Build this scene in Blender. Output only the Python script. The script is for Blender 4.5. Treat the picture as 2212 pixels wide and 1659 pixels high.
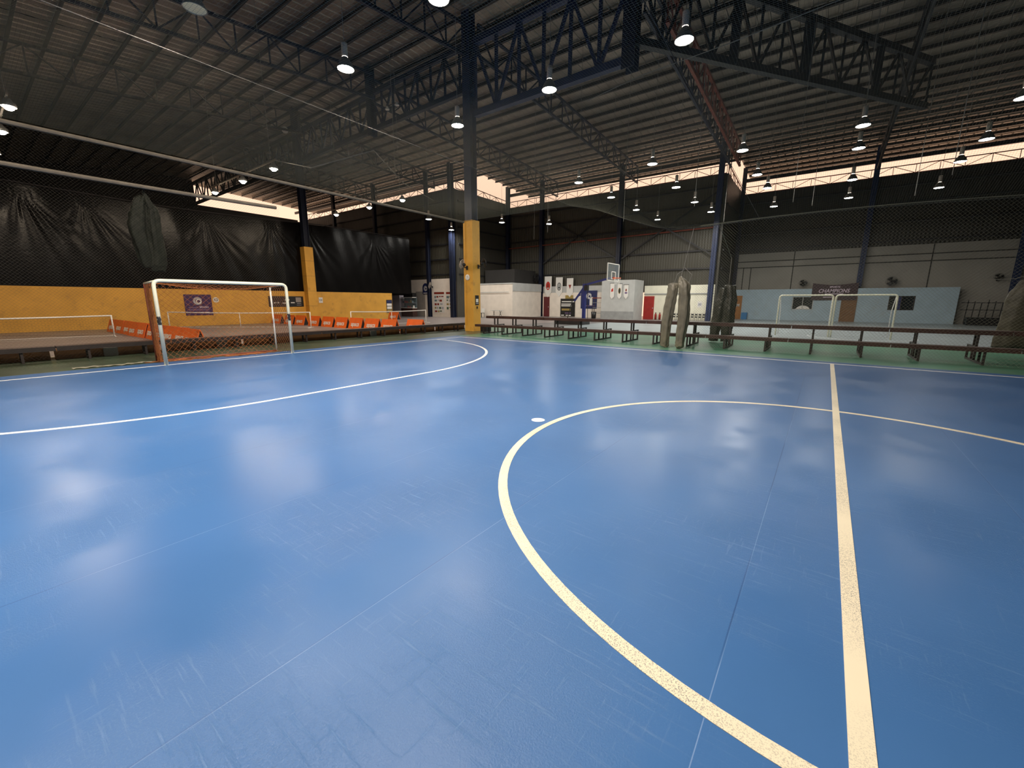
import bpy, bmesh, math, random
from mathutils import Vector, Matrix
R = random.Random(7)
PI = math.pi
for o in list(bpy.data.objects): bpy.data.objects.remove(o)
SC = bpy.context.scene
COL = SC.collection

# ---------------------------------------------------------------- camera
W, H = 2212, 1659
F, YAW, PIT, ROL = 891.86, 2.2131, 0.1980, 0.0024
CX, CY, CZ = 12.938, -13.4685, 1.5838
def cam_setup():
    cy, sy, cp, sp = math.cos(YAW), math.sin(YAW), math.cos(PIT), math.sin(PIT)
    f = Vector((cy*cp, sy*cp, -sp)); r = Vector((sy, -cy, 0)); u = r.cross(f)
    c, s = math.cos(ROL), math.sin(ROL)
    r2 = c*r + s*u; u2 = -s*r + c*u
    cd = bpy.data.cameras.new('camera'); co = bpy.data.objects.new('camera', cd); COL.objects.link(co)
    M = Matrix((r2, u2, -f)).transposed().to_4x4(); M.translation = (CX, CY, CZ)
    co.matrix_world = M
    cd.sensor_fit = 'HORIZONTAL'; cd.sensor_width = 36; cd.lens = F/W*36
    cd.clip_start = .05; cd.clip_end = 300
    SC.camera = co
cam_setup()

# ---------------------------------------------------------------- world, exposure
wd = bpy.data.worlds.new('world'); SC.world = wd; wd.use_nodes = True
bg = wd.node_tree.nodes['Background']
bg.inputs['Color'].default_value = (1.0, .66, .46, 1)
bg.inputs['Strength'].default_value = 1.35
SC.view_settings.view_transform = 'Standard'; SC.view_settings.look = 'None'
SC.view_settings.exposure = 0.0; SC.view_settings.gamma = 1; SC.view_settings.use_curve_mapping = False
LAMP_WARM = (1.0, .86, .70); LAMP_COOL = (1.0, .95, .86)
LAMP_L = 1350.0       # radiance of a lit high-bay lens
FLOOD_L = 640.0

# ---------------------------------------------------------------- materials
MATS = {}
def nn(nt, t, **k):
    n = nt.nodes.new(t)
    for a, b in k.items(): setattr(n, a, b)
    return n
def mat(name, col, rough=.6, metal=0.0, var=0.0, vs=3.0, bump=0.0, bs=40.0, emit=None, es=0.0, spec=.5, alpha=None, trans=0.0, dirt=None, dscale=1.2):
    if name in MATS: return MATS[name]
    m = bpy.data.materials.new(name); m.use_nodes = True; nt = m.node_tree
    b = nt.nodes['Principled BSDF']
    b.inputs['Roughness'].default_value = rough; b.inputs['Metallic'].default_value = metal
    b.inputs['Specular IOR Level'].default_value = spec
    b.inputs['Base Color'].default_value = (*col, 1)
    tc = nn(nt, 'ShaderNodeTexCoord')
    src = None
    if var > 0:
        n = nn(nt, 'ShaderNodeTexNoise'); n.inputs['Scale'].default_value = vs; n.inputs['Detail'].default_value = 5
        nt.links.new(tc.outputs['Object'], n.inputs['Vector'])
        r = nn(nt, 'ShaderNodeValToRGB')
        r.color_ramp.elements[0].position = .3; r.color_ramp.elements[1].position = .7
        r.color_ramp.elements[0].color = (*[max(0, c*(1-var)) for c in col], 1)
        r.color_ramp.elements[1].color = (*[min(1, c*(1+var*.6)) for c in col], 1)
        nt.links.new(n.outputs['Fac'], r.inputs['Fac']); src = r.outputs['Color']
    if dirt:
        n = nn(nt, 'ShaderNodeTexNoise'); n.inputs['Scale'].default_value = dscale; n.inputs['Detail'].default_value = 7; n.inputs['Roughness'].default_value = .65
        nt.links.new(tc.outputs['Object'], n.inputs['Vector'])
        r = nn(nt, 'ShaderNodeValToRGB'); r.color_ramp.elements[0].position = .55; r.color_ramp.elements[1].position = .72
        r.color_ramp.elements[0].color = (0, 0, 0, 1); r.color_ramp.elements[1].color = (.75, .75, .75, 1)
        nt.links.new(n.outputs['Fac'], r.inputs['Fac'])
        mx = nn(nt, 'ShaderNodeMixRGB'); nt.links.new(r.outputs['Color'], mx.inputs['Fac'])
        if src: nt.links.new(src, mx.inputs['Color1'])
        else: mx.inputs['Color1'].default_value = (*col, 1)
        mx.inputs['Color2'].default_value = (*dirt, 1); src = mx.outputs['Color']
    if src: nt.links.new(src, b.inputs['Base Color'])
    if bump > 0:
        n = nn(nt, 'ShaderNodeTexNoise'); n.inputs['Scale'].default_value = bs; n.inputs['Detail'].default_value = 4
        nt.links.new(tc.outputs['Object'], n.inputs['Vector'])
        bp = nn(nt, 'ShaderNodeBump'); bp.inputs['Strength'].default_value = bump; bp.inputs['Distance'].default_value = .02
        nt.links.new(n.outputs['Fac'], bp.inputs['Height']); nt.links.new(bp.outputs['Normal'], b.inputs['Normal'])
    if emit: b.inputs['Emission Color'].default_value = (*emit, 1); b.inputs['Emission Strength'].default_value = es
    if trans: b.inputs['Transmission Weight'].default_value = trans
    if alpha is not None: b.inputs['Alpha'].default_value = alpha
    MATS[name] = m; return m
def ribbed(name, col, axis, period, depth=.6, rough=.5, metal=0.0, var=.15, dirt=None):
    m = mat(name, col, rough, metal, var=var, vs=.6, dirt=dirt, dscale=.5)
    nt = m.node_tree; b = nt.nodes['Principled BSDF']
    tc = nn(nt, 'ShaderNodeTexCoord'); w = nn(nt, 'ShaderNodeTexWave'); w.bands_direction = axis; w.wave_type = 'BANDS'
    w.inputs['Scale'].default_value = 2*PI/period/20.0*1.0
    nt.links.new(tc.outputs['Object'], w.inputs['Vector'])
    bp = nn(nt, 'ShaderNodeBump'); bp.inputs['Strength'].default_value = depth; bp.inputs['Distance'].default_value = .03
    nt.links.new(w.outputs['Fac'], bp.inputs['Height']); nt.links.new(bp.outputs['Normal'], b.inputs['Normal'])
    return m

def court_mat():
    m = bpy.data.materials.new('blue_vinyl'); m.use_nodes = True; nt = m.node_tree; L = nt.links
    b = nt.nodes['Principled BSDF']
    tc = nn(nt, 'ShaderNodeTexCoord')
    sep = nn(nt, 'ShaderNodeSeparateXYZ'); L.new(tc.outputs['Object'], sep.inputs[0])
    n1 = nn(nt, 'ShaderNodeTexNoise'); n1.inputs['Scale'].default_value = .55; n1.inputs['Detail'].default_value = 6; L.new(tc.outputs['Object'], n1.inputs['Vector'])
    r1 = nn(nt, 'ShaderNodeValToRGB'); L.new(n1.outputs['Fac'], r1.inputs['Fac'])
    r1.color_ramp.elements[0].position = .3; r1.color_ramp.elements[0].color = (.036, .110, .285, 1)
    r1.color_ramp.elements[1].position = .7; r1.color_ramp.elements[1].color = (.046, .130, .325, 1)
    # scuffs, stretched noise, in two directions
    def scuff(rot, sx, sy, lo, hi):
        mp = nn(nt, 'ShaderNodeMapping'); mp.inputs['Rotation'].default_value = (0, 0, rot); mp.inputs['Scale'].default_value = (sx, sy, 1)
        L.new(tc.outputs['Object'], mp.inputs['Vector'])
        n = nn(nt, 'ShaderNodeTexNoise'); n.inputs['Scale'].default_value = 1; n.inputs['Detail'].default_value = 8; n.inputs['Roughness'].default_value = .7
        L.new(mp.outputs[0], n.inputs['Vector'])
        r = nn(nt, 'ShaderNodeMapRange'); r.inputs['From Min'].default_value = lo; r.inputs['From Max'].default_value = hi
        L.new(n.outputs['Fac'], r.inputs['Value']); return r.outputs[0]
    s1 = scuff(.6, 2.6, 40, .57, .74); s2 = scuff(-.9, 44, 3.4, .59, .76); s3 = scuff(1.2, 120, 120, .55, .75)
    mask = nn(nt, 'ShaderNodeTexNoise'); mask.inputs['Scale'].default_value = .8; mask.inputs['Detail'].default_value = 3; L.new(tc.outputs['Object'], mask.inputs['Vector'])
    mk = nn(nt, 'ShaderNodeMapRange'); mk.inputs['From Min'].default_value = .44; mk.inputs['From Max'].default_value = .66; L.new(mask.outputs['Fac'], mk.inputs['Value'])
    def mth(op, a, c, clamp=False):
        x = nn(nt, 'ShaderNodeMath'); x.operation = op; x.use_clamp = clamp
        for i, v in ((0, a), (1, c)):
            if isinstance(v, (int, float)): x.inputs[i].default_value = v
            else: L.new(v, x.inputs[i])
        return x.outputs[0]
    sc = mth('MULTIPLY', mth('ADD', mth('ADD', s1, s2), mth('MULTIPLY', s3, .5), True), mk.outputs[0])
    mx = nn(nt, 'ShaderNodeMixRGB'); L.new(mth('MULTIPLY', sc, .50), mx.inputs['Fac']); L.new(r1.outputs['Color'], mx.inputs['Color1']); mx.inputs['Color2'].default_value = (.22, .34, .58, 1)
    # roll seams every 1.537 m
    fx = mth('FRACT', mth('DIVIDE', mth('ADD', mth('SUBTRACT', sep.outputs[0], 9.67+.7685), 200*1.537), 1.537), 0)
    ds = mth('ABSOLUTE', mth('SUBTRACT', fx, .5), 0)
    line = mth('LESS_THAN', ds, .0022)
    nb = nn(nt, 'ShaderNodeTexNoise'); nb.inputs['Scale'].default_value = .9; nb.inputs['Detail'].default_value = 2; L.new(tc.outputs['Object'], nb.inputs['Vector'])
    nm = nn(nt, 'ShaderNodeMapRange'); nm.inputs['From Min'].default_value = .4; nm.inputs['From Max'].default_value = .6; L.new(nb.outputs['Fac'], nm.inputs['Value'])
    lm = mth('MULTIPLY', line, nm.outputs[0])
    mx2 = nn(nt, 'ShaderNodeMixRGB'); L.new(mth('MULTIPLY', lm, .6), mx2.inputs['Fac']); L.new(mx.outputs[0], mx2.inputs['Color1']); mx2.inputs['Color2'].default_value = (.015, .05, .16, 1)
    line2 = mth('MULTIPLY', mth('LESS_THAN', mth('ABSOLUTE', mth('SUBTRACT', fx, .5036), 0), .0013), mth('SUBTRACT', 1, nm.outputs[0]))
    mx3 = nn(nt, 'ShaderNodeMixRGB'); L.new(mth('MULTIPLY', line2, .35), mx3.inputs['Fac']); L.new(mx2.outputs[0], mx3.inputs['Color1']); mx3.inputs['Color2'].default_value = (.30, .42, .66, 1)
    L.new(mx3.outputs[0], b.inputs['Base Color'])
    rg = nn(nt, 'ShaderNodeMapRange'); rg.inputs['To Min'].default_value = .25; rg.inputs['To Max'].default_value = .35
    L.new(n1.outputs['Fac'], rg.inputs['Value'])
    L.new(mth('ADD', rg.outputs[0], mth('MULTIPLY', sc, .10)), b.inputs['Roughness'])
    b.inputs['Specular IOR Level'].default_value = .19
    hb = nn(nt, 'ShaderNodeTexNoise'); hb.inputs['Scale'].default_value = 130; hb.inputs['Detail'].default_value = 3; hb.inputs['Roughness'].default_value = .6; L.new(tc.outputs['Object'], hb.inputs['Vector'])
    hh = mth('ADD', mth('ADD', mth('MULTIPLY', hb.outputs['Fac'], mth('ADD', mth('MULTIPLY', mk.outputs[0], .95), .05)), mth('MULTIPLY', sc, .5)), mth('MULTIPLY', line, -2.0))
    bp = nn(nt, 'ShaderNodeBump'); bp.inputs['Strength'].default_value = .55; bp.inputs['Distance'].default_value = .005
    L.new(hh, bp.inputs['Height']); L.new(bp.outputs['Normal'], b.inputs['Normal'])
    return m
def tape_mat():
    m = bpy.data.materials.new('worn_white_tape'); m.use_nodes = True; nt = m.node_tree; L = nt.links
    b = nt.nodes['Principled BSDF']; tc = nn(nt, 'ShaderNodeTexCoord')
    n = nn(nt, 'ShaderNodeTexNoise'); n.inputs['Scale'].default_value = 210; n.inputs['Detail'].default_value = 2; L.new(tc.outputs['Object'], n.inputs['Vector'])
    r = nn(nt, 'ShaderNodeMapRange'); r.inputs['From Min'].default_value = .52; r.inputs['From Max'].default_value = .62; L.new(n.outputs['Fac'], r.inputs['Value'])
    g = nn(nt, 'ShaderNodeTexNoise'); g.inputs['Scale'].default_value = 1.1; g.inputs['Detail'].default_value = 3; L.new(tc.outputs['Object'], g.inputs['Vector'])
    gr = nn(nt, 'ShaderNodeMapRange'); gr.inputs['From Min'].default_value = .38; gr.inputs['From Max'].default_value = .55; L.new(g.outputs['Fac'], gr.inputs['Value'])
    mu = nn(nt, 'ShaderNodeMath'); mu.operation = 'MULTIPLY'; L.new(r.outputs[0], mu.inputs[0]); L.new(gr.outputs[0], mu.inputs[1])
    mx = nn(nt, 'ShaderNodeMixRGB'); L.new(mu.outputs[0], mx.inputs['Fac']); mx.inputs['Color1'].default_value = (.66, .61, .48, 1); mx.inputs['Color2'].default_value = (.24, .24, .22, 1)
    L.new(mx.outputs[0], b.inputs['Base Color']); b.inputs['Roughness'].default_value = .42
    return m
M_BLUE = court_mat(); M_TAPE = tape_mat()
M_LINEW = mat('white_court_paint', (.74, .75, .76), .4, var=.1, vs=8)
M_GREEN = mat('green_court_vinyl', (.085, .25, .165), .3, var=.25, vs=.8, bump=.1, bs=30, dirt=(.2, .26, .2), dscale=1.5)
M_CONC = mat('grey_floor', (.20, .195, .20), .33, var=.2, vs=.5, bump=.05, bs=20)
M_PICK = mat('dull_brown_court', (.27, .23, .225), .4, var=.15, vs=1)
M_BGREY = mat('blue_grey_court', (.30, .35, .37), .35, var=.15, vs=1)
M_YEL = mat('yellow_wall_paint', (.72, .38, .055), .6, var=.12, vs=1.3, bump=.1, bs=25, dirt=(.45, .24, .05), dscale=2.3)
M_WHITE = mat('white_paint', (.82, .82, .80), .35)
M_CREAM = mat('cream_post_paint', (.80, .80, .64), .3, var=.05, vs=6)
M_STEEL = mat('dark_blue_steel', (.009, .014, .036), .5, metal=.0, var=.3, vs=2)
M_STEELB = mat('brighter_blue_steel', (.014, .028, .085), .45, var=.2, vs=2)
M_STEELK = mat('dark_grey_steel', (.020, .020, .023), .5, var=.3, vs=2)
M_PURL = mat('brown_grey_steel', (.045, .042, .04), .5, metal=.3, var=.3, vs=1.5)
M_RED = mat('rusty_red_steel', (.22, .05, .03), .5, var=.3, vs=3)
M_BENCH = mat('dark_brown_bench_board', (.060, .028, .022), .42, var=.35, vs=4, bump=.1, bs=30)
M_BLEG = mat('black_brown_steel', (.022, .016, .016), .5, var=.3, vs=4)
M_PLY = mat('orange_brown_plywood', (.34, .15, .05), .6, var=.35, vs=3)
M_KERB = mat('cream_kerb', (.42, .40, .30), .6, var=.2, vs=5)
M_BLK = mat('black_plastic', (.012, .012, .013), .4)
M_TARP = mat('black_tarpaulin', (.0035, .003, .003), .25, var=.3, vs=2, bump=.35, bs=9, spec=.14)
M_OLIVE = mat('olive_grey_tarpaulin', (.17, .155, .115), .38, var=.3, vs=4, bump=.4, bs=9)
M_DOLIVE = mat('dark_green_tarpaulin', (.028, .031, .024), .42, var=.3, vs=4, bump=.4, bs=9)
M_VDOL = mat('blackish_green_tarpaulin', (.010, .012, .008), .6, spec=.15, var=.3, vs=4, bump=.5, bs=9)
M_MOLIVE = mat('brownish_olive_tarpaulin', (.075, .068, .046), .5, var=.3, vs=4, bump=.5, bs=9)
M_ORANGE = mat('orange_panel', (.90, .16, .02), .5, var=.08, vs=3)
M_GNET = mat('orange_brown_twine', (.33, .11, .03), .8)
M_NET = mat('grey_green_net_twine', (.20, .20, .15), .7)
M_LNET = mat('dark_net_twine', (.06, .055, .045), .8)
M_CNET = mat('pale_net_twine', (.19, .18, .13), .7)
M_WEB = mat('pale_webbing', (.13, .11, .085), .7, var=.2, vs=6)
M_ROPE = mat('thin_grey_cord', (.25, .24, .22), .7)
M_PURPLE = mat('purple_poster', (.05, .018, .10), .4, var=.2, vs=3)
M_NAVY = mat('navy_poster', (.02, .03, .12), .4, var=.2, vs=3)
M_SILV = mat('silver_print', (.45, .45, .50), .4)
M_PINK = mat('pale_pink_print', (.7, .58, .68), .5)
M_DPRINT = mat('dull_violet_print', (.16, .10, .22), .5)
M_PAPER = mat('white_paper', (.8, .78, .74), .6)
M_OFFW = mat('off_white_plaster', (.88, .80, .71), .7, var=.07, vs=2, bump=.08, bs=18)
M_GREYW = mat('grey_white_plaster', (.52, .53, .52), .7, var=.08, vs=2, bump=.08, bs=18)
M_SKIRT = mat('grey_wall_band', (.33, .34, .34), .6, var=.12, vs=3)
M_BEIGE = mat('beige_white_wall', (.82, .80, .66), .7, var=.07, vs=2, bump=.06, bs=15)
M_BLUEW = mat('pale_blue_wall', (.38, .50, .58), .6, var=.08, vs=2, dirt=(.36, .43, .46), dscale=1.5)
M_CONCW = mat('grey_concrete_panel', (.31, .295, .265), .8, var=.1, vs=.7, dirt=(.28, .27, .25), dscale=.8)
M_GROOVE = mat('dark_joint', (.03, .03, .03), .8)
M_CLAD = ribbed('grey_cladding', (.062, .058, .044), 'X', .22, .7, .5, 0.0, .12)
M_CLADY = ribbed('grey_cladding_side', (.06, .056, .045), 'Y', .22, .7, .5, 0.0, .12)
M_CLADD = ribbed('dark_grey_cladding', (.034, .032, .028), 'X', .22, .6, .5, 0.0, .12)
M_DARK = mat('dark_shed_wall', (.03, .028, .027), .8, var=.2, vs=.5)
M_MAROON = mat('maroon_door_paint', (.13, .015, .02), .4, var=.15, vs=3)
M_REDD = mat('red_door_paint', (.36, .025, .02), .4, var=.12, vs=3)
M_BRD = mat('brown_wood_door', (.36, .15, .035), .5, var=.2, vs=4)
M_BRDD = mat('dark_wood_door', (.18, .085, .03), .5, var=.2, vs=4)
M_GLASS = mat('dark_glass', (.02, .025, .03), .08, spec=.8)
M_CLRGL = mat('clear_board', (.35, .40, .42), .1, alpha=.22)
M_BLUEP = mat('blue_hoop_paint', (.02, .035, .22), .4, var=.1, vs=3)
M_HOOP = mat('orange_rim', (.75, .13, .04), .4)
M_LHOUS = mat('lamp_housing_cream', (.58, .50, .42), .45)
M_LHOUSG = mat('lamp_reflector_grey', (.20, .20, .19), .35, metal=.4)
M_LENS = mat('lit_warm_lens', (1, 1, 1), .5, emit=LAMP_WARM, es=LAMP_L)
M_LENSC = mat('lit_neutral_lens', (1, 1, 1), .5, emit=LAMP_COOL, es=190)
M_LENSD = mat('dim_neutral_lens', (1, 1, 1), .5, emit=LAMP_COOL, es=110)
M_LENSG = mat('glowing_neutral_lens', (1, 1, 1), .5, emit=LAMP_COOL, es=520)
M_LENSO = mat('unlit_cream_lens', (.8, .74, .5), .4)
M_FLOOD = mat('lit_flood_lens', (1, 1, 1), .5, emit=(1.0, .80, .58), es=FLOOD_L)
M_RPRINT = mat('red_print', (.55, .03, .02), .5)
M_DRED = mat('dark_red_print', (.25, .03, .015), .5)
M_KPRINT = mat('black_print', (.03, .035, .03), .5)
M_GOLD = mat('dull_gold_print', (.35, .25, .07), .5)
M_GREENP = mat('green_print', (.08, .14, .08), .5)
M_TEAL = mat('teal_grey_print', (.16, .22, .24), .5)
M_BLUBIN = mat('blue_plastic', (.04, .20, .45), .4)
def roof_mat():
    m = mat('silver_roof_foil', (.36, .30, .24), .4, metal=.35, var=.35, vs=.35, bump=.9, bs=3.5, dirt=(.12, .09, .07), dscale=.25)
    return m
M_ROOF = roof_mat()

# ---------------------------------------------------------------- mesh helpers
class MB:
    def __init__(s): s.v = []; s.f = []
    def box(s, x0, x1, y0, y1, z0, z1):
        b = len(s.v)
        for z in (z0, z1):
            for x, y in ((x0, y0), (x1, y0), (x1, y1), (x0, y1)): s.v.append((x, y, z))
        s.f += [(b, b+3, b+2, b+1), (b+4, b+5, b+6, b+7), (b, b+1, b+5, b+4), (b+1, b+2, b+6, b+5), (b+2, b+3, b+7, b+6), (b+3, b, b+4, b+7)]
        return s
    def beam(s, a, c, w, h, up=(0, 0, 1)):
        a = Vector(a); c = Vector(c); d = (c-a).normalized(); u = Vector(up)
        if abs(d.dot(u)) > .98: u = Vector((1, 0, 0))
        r = d.cross(u).normalized(); u = r.cross(d)
        b = len(s.v)
        for q in (a, c):
            for i, j in ((-1, -1), (1, -1), (1, 1), (-1, 1)): s.v.append(tuple(q + r*(i*w/2) + u*(j*h/2)))
        s.f += [(b, b+1, b+2, b+3), (b+7, b+6, b+5, b+4), (b, b+4, b+5, b+1), (b+1, b+5, b+6, b+2), (b+2, b+6, b+7, b+3), (b+3, b+7, b+4, b)]
        return s
    def tube(s, pts, r, n=8, cap=True, r2=None):
        pts = [Vector(p) for p in pts]; b = len(s.v); N = len(pts)
        pr = None
        for i, p in enumerate(pts):
            d = (pts[min(i+1, N-1)] - pts[max(i-1, 0)])
            if d.length < 1e-9: d = Vector((0, 0, 1))
            d.normalize()
            if pr is None:
                u = Vector((0, 0, 1)) if abs(d.z) < .9 else Vector((1, 0, 0)); x = d.cross(u).normalized()
            else:
                x = pr - d*pr.dot(d); x.normalize()
            pr = x; y = d.cross(x)
            rr = r if r2 is None else r + (r2-r)*i/(N-1)
            for k in range(n):
                t = 2*PI*k/n; s.v.append(tuple(p + x*(rr*math.cos(t)) + y*(rr*math.sin(t))))
        for i in range(N-1):
            for k in range(n):
                a0 = b+i*n+k; a1 = b+i*n+(k+1) % n; s.f.append((a0, a1, a1+n, a0+n))
        if cap and n > 2:
            s.f.append(tuple(b+k for k in range(n))[::-1]); s.f.append(tuple(b+(N-1)*n+k for k in range(n)))
        return s
    def lathe(s, prof, n=20, c=(0, 0, 0)):
        b = len(s.v)
        for (r, z) in prof:
            for k in range(n):
                t = 2*PI*k/n; s.v.append((c[0]+r*math.cos(t), c[1]+r*math.sin(t), c[2]+z))
        for i in range(len(prof)-1):
            for k in range(n):
                a0 = b+i*n+k; a1 = b+i*n+(k+1) % n; s.f.append((a0, a1, a1+n, a0+n))
        return s
    def disc(s, c, r, n=24, nz=1):
        b = len(s.v)
        for k in range(n):
            t = 2*PI*k/n; s.v.append((c[0]+r*math.cos(t), c[1]+r*math.sin(t), c[2]))
        f = tuple(b+k for k in range(n)); s.f.append(f if nz > 0 else f[::-1]); return s
    def prism(s, poly, z0, z1):
        b = len(s.v); n = len(poly)
        for z in (z0, z1):
            for p in poly: s.v.append((p[0], p[1], z))
        s.f.append(tuple(b+k for k in range(n))[::-1]); s.f.append(tuple(b+n+k for k in range(n)))
        for k in range(n): s.f.append((b+k, b+(k+1) % n, b+n+(k+1) % n, b+n+k))
        return s
    def arc(s, c, r0, r1, a0, a1, z0, z1, n=64):
        b = len(s.v)
        for i in range(n+1):
            t = a0+(a1-a0)*i/n
            for r, z in ((r0, z0), (r1, z0), (r1, z1), (r0, z1)): s.v.append((c[0]+r*math.cos(t), c[1]+r*math.sin(t), z))
        for i in range(n):
            o = b+i*4
            for k in range(4): s.f.append((o+k, o+(k+1) % 4, o+4+(k+1) % 4, o+4+k))
        s.f.append((b, b+1, b+2, b+3)); o = b+n*4; s.f.append((o+3, o+2, o+1, o)); return s
    def grid(s, fn, nu, nv):
        b = len(s.v)
        for i in range(nu+1):
            for j in range(nv+1): s.v.append(tuple(fn(i/nu, j/nv)))
        for i in range(nu):
            for j in range(nv):
                a = b+i*(nv+1)+j; s.f.append((a, a+nv+1, a+nv+2, a+1))
        return s
    def make(s, name, m, parent=None, M=None, smooth=False):
        me = bpy.data.meshes.new(name); me.from_pydata(s.v, [], s.f); me.validate(); me.update()
        bm = bmesh.new(); bm.from_mesh(me); bmesh.ops.recalc_face_normals(bm, faces=bm.faces); bm.to_mesh(me); bm.free()
        if smooth:
            for p in me.polygons: p.use_smooth = True
        me.materials.append(m)
        o = bpy.data.objects.new(name, me); COL.objects.link(o)
        if M is not None: o.matrix_world = M
        if parent is not None: o.parent = parent
        return o
def tag(o, label, cat, group=None, kind=None):
    o['label'] = label; o['category'] = cat
    if group: o['group'] = group
    if kind: o['kind'] = kind
    return o
def struct(o, label=None):
    o['kind'] = 'structure'
    if label: o['label'] = label
    return o
def root(name, label, cat, loc=(0, 0, 0), rz=0.0, group=None, M=None):
    o = bpy.data.objects.new(name, None); COL.objects.link(o); o.empty_display_size = .2
    if M is not None: o.matrix_world = M
    else: o.location = loc; o.rotation_euler = (0, 0, rz)
    tag(o, label, cat, group); return o
def kids(o): return [c for c in bpy.data.objects if c.parent == o]
CH = {}
def dup(src, loc=None, rz=None, label=None, tree=None):
    r = src.copy(); COL.objects.link(r)
    if loc is not None: r.location = loc
    if rz is not None: r.rotation_euler = (0, 0, rz)
    if label: r['label'] = label
    for ch, subs in (tree if tree is not None else [(c, kids(c)) for c in kids(src)]):
        c = ch.copy(); COL.objects.link(c); c.parent = r
        for g in subs:
            d = g.copy(); COL.objects.link(d); d.parent = c
    return r
def tree_of(src): return [(c, kids(c)) for c in kids(src)]
def frame(p, d):
    """matrix whose X is to the right, Y up and Z out of a wall that faces direction d"""
    d = Vector(d).normalized(); u = Vector((0, 0, 1)); x = u.cross(d).normalized(); u = d.cross(x)
    M = Matrix((x, u, d)).transposed().to_4x4(); M.translation = p; return M
def text(name, body, size, x, y, z, m, parent, ex=.004, align='CENTER', bold=0.0, sx=1.0, shear=0.0):
    cu = bpy.data.curves.new(name, 'FONT'); cu.body = body; cu.size = size; cu.align_x = align; cu.align_y = 'CENTER'
    cu.extrude = ex; cu.offset = bold; cu.shear = shear; cu.resolution_u = 3
    t = bpy.data.objects.new('tmp', cu); COL.objects.link(t)
    dg = bpy.context.evaluated_depsgraph_get(); me = bpy.data.meshes.new_from_object(t.evaluated_get(dg))
    bpy.data.objects.remove(t); bpy.data.curves.remove(cu)
    me.materials.clear(); me.materials.append(m)
    for v in me.vertices: v.co.x *= sx
    o = bpy.data.objects.new(name, me); COL.objects.link(o); o.parent = parent; o.location = (x, y, z); return o
ORD = ['first', 'second', 'third', 'fourth', 'fifth', 'sixth', 'seventh', 'eighth', 'ninth', 'tenth', 'eleventh', 'twelfth', 'thirteenth']

# ---------------------------------------------------------------- floor and court
struct(MB().box(-46, 31, -27, 32, -.2, 0).make('floor', M_CONC), 'polished grey hall floor')
Hx, yc = 13.23, -8.95
tag(MB().box(-3.62, 30.5, -26, 6.3, 0, .004).make('green_surround', M_GREEN), 'green vinyl surround running under the benches around the blue court', 'floor mat')
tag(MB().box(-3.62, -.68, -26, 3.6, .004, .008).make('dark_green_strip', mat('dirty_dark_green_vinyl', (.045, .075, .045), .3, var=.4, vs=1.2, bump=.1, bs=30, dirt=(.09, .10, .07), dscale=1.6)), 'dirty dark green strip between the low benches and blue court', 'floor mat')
tag(MB().box(-18.6, -3.75, -15.4, 16, 0, .004).make('dull_court', M_PICK), 'dull brown-grey court floor between left benches and yellow wall', 'floor mat')
tag(MB().box(-.5, 26, 7.6, 21.9, 0, .004).box(5.65, 26, 21.9, 30.2, 0, .004).make('grey_blue_court', M_BGREY), 'pale blue-grey court floor behind the two-step benches', 'floor mat')
court = root('futsal_court', 'scuffed blue vinyl futsal court with white lines', 'sports court', (0, 0, 0))
MB().box(-.68, 30.2, -19.2, .43, .004, .009).make('court_surface', M_BLUE, court)
z0, z1 = .009, .0115
MB().box(-.04, .04, -17.9, .04, z0, z1).make('goal_line', M_LINEW, court)
MB().box(.04, 26.5, -.04, .04, z0, z1).make('touch_line', M_LINEW, court)
MB().box(Hx-.04, Hx+.04, -17.86, -.04, z0, z1+.001).make('halfway_line', M_TAPE, court)
MB().arc((Hx, yc), 2.98, 3.06, 0, 2*PI, z0, z1, 128).make('centre_circle', M_TAPE, court)
pa = MB(); pa.arc((0, yc+1.5), 5.92, 6.0, 0, PI/2-.005, z0, z1, 48); pa.arc((0, yc-1.5), 5.92, 6.0, -PI/2+.005, 0, z0, z1, 48); pa.box(5.92, 6.0, yc-1.5, yc+1.5, z0, z1)
pa.make('penalty_area_line', M_LINEW, court)
MB().prism([(10+.09*math.cos(t*PI/12), yc+.09*math.sin(t*PI/12)) for t in range(24)], z0, z1).make('penalty_spot', M_LINEW, court)
# edging strips
tag(MB().box(-4.0, 26, 6.3, 6.42, 0, .02).make('edging_strip', M_KERB), 'thin beige edging strip behind the green surround', 'strip')
tag(MB().box(-3.84, -3.7, -17.5, 4.5, 0, .06).make('kerb_strip', M_KERB), 'cream kerb along the floor under the left benches', 'kerb')
# torn sheet under left bench edge
def torn(u, v):
    y = -12.0+u*1.5; return (-.85-.20*v-.05*math.sin(u*9)-.05*math.sin(u*31), y, .014+.012*abs(math.sin(u*23+v*5)))
tag(MB().grid(torn, 40, 4).make('torn_sheet', mat('pale_torn_plastic', (.27, .26, .20), .5, bump=.4, bs=30)), 'crumpled pale sheet lying at the court edge left of the goal', 'sheet')

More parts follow.
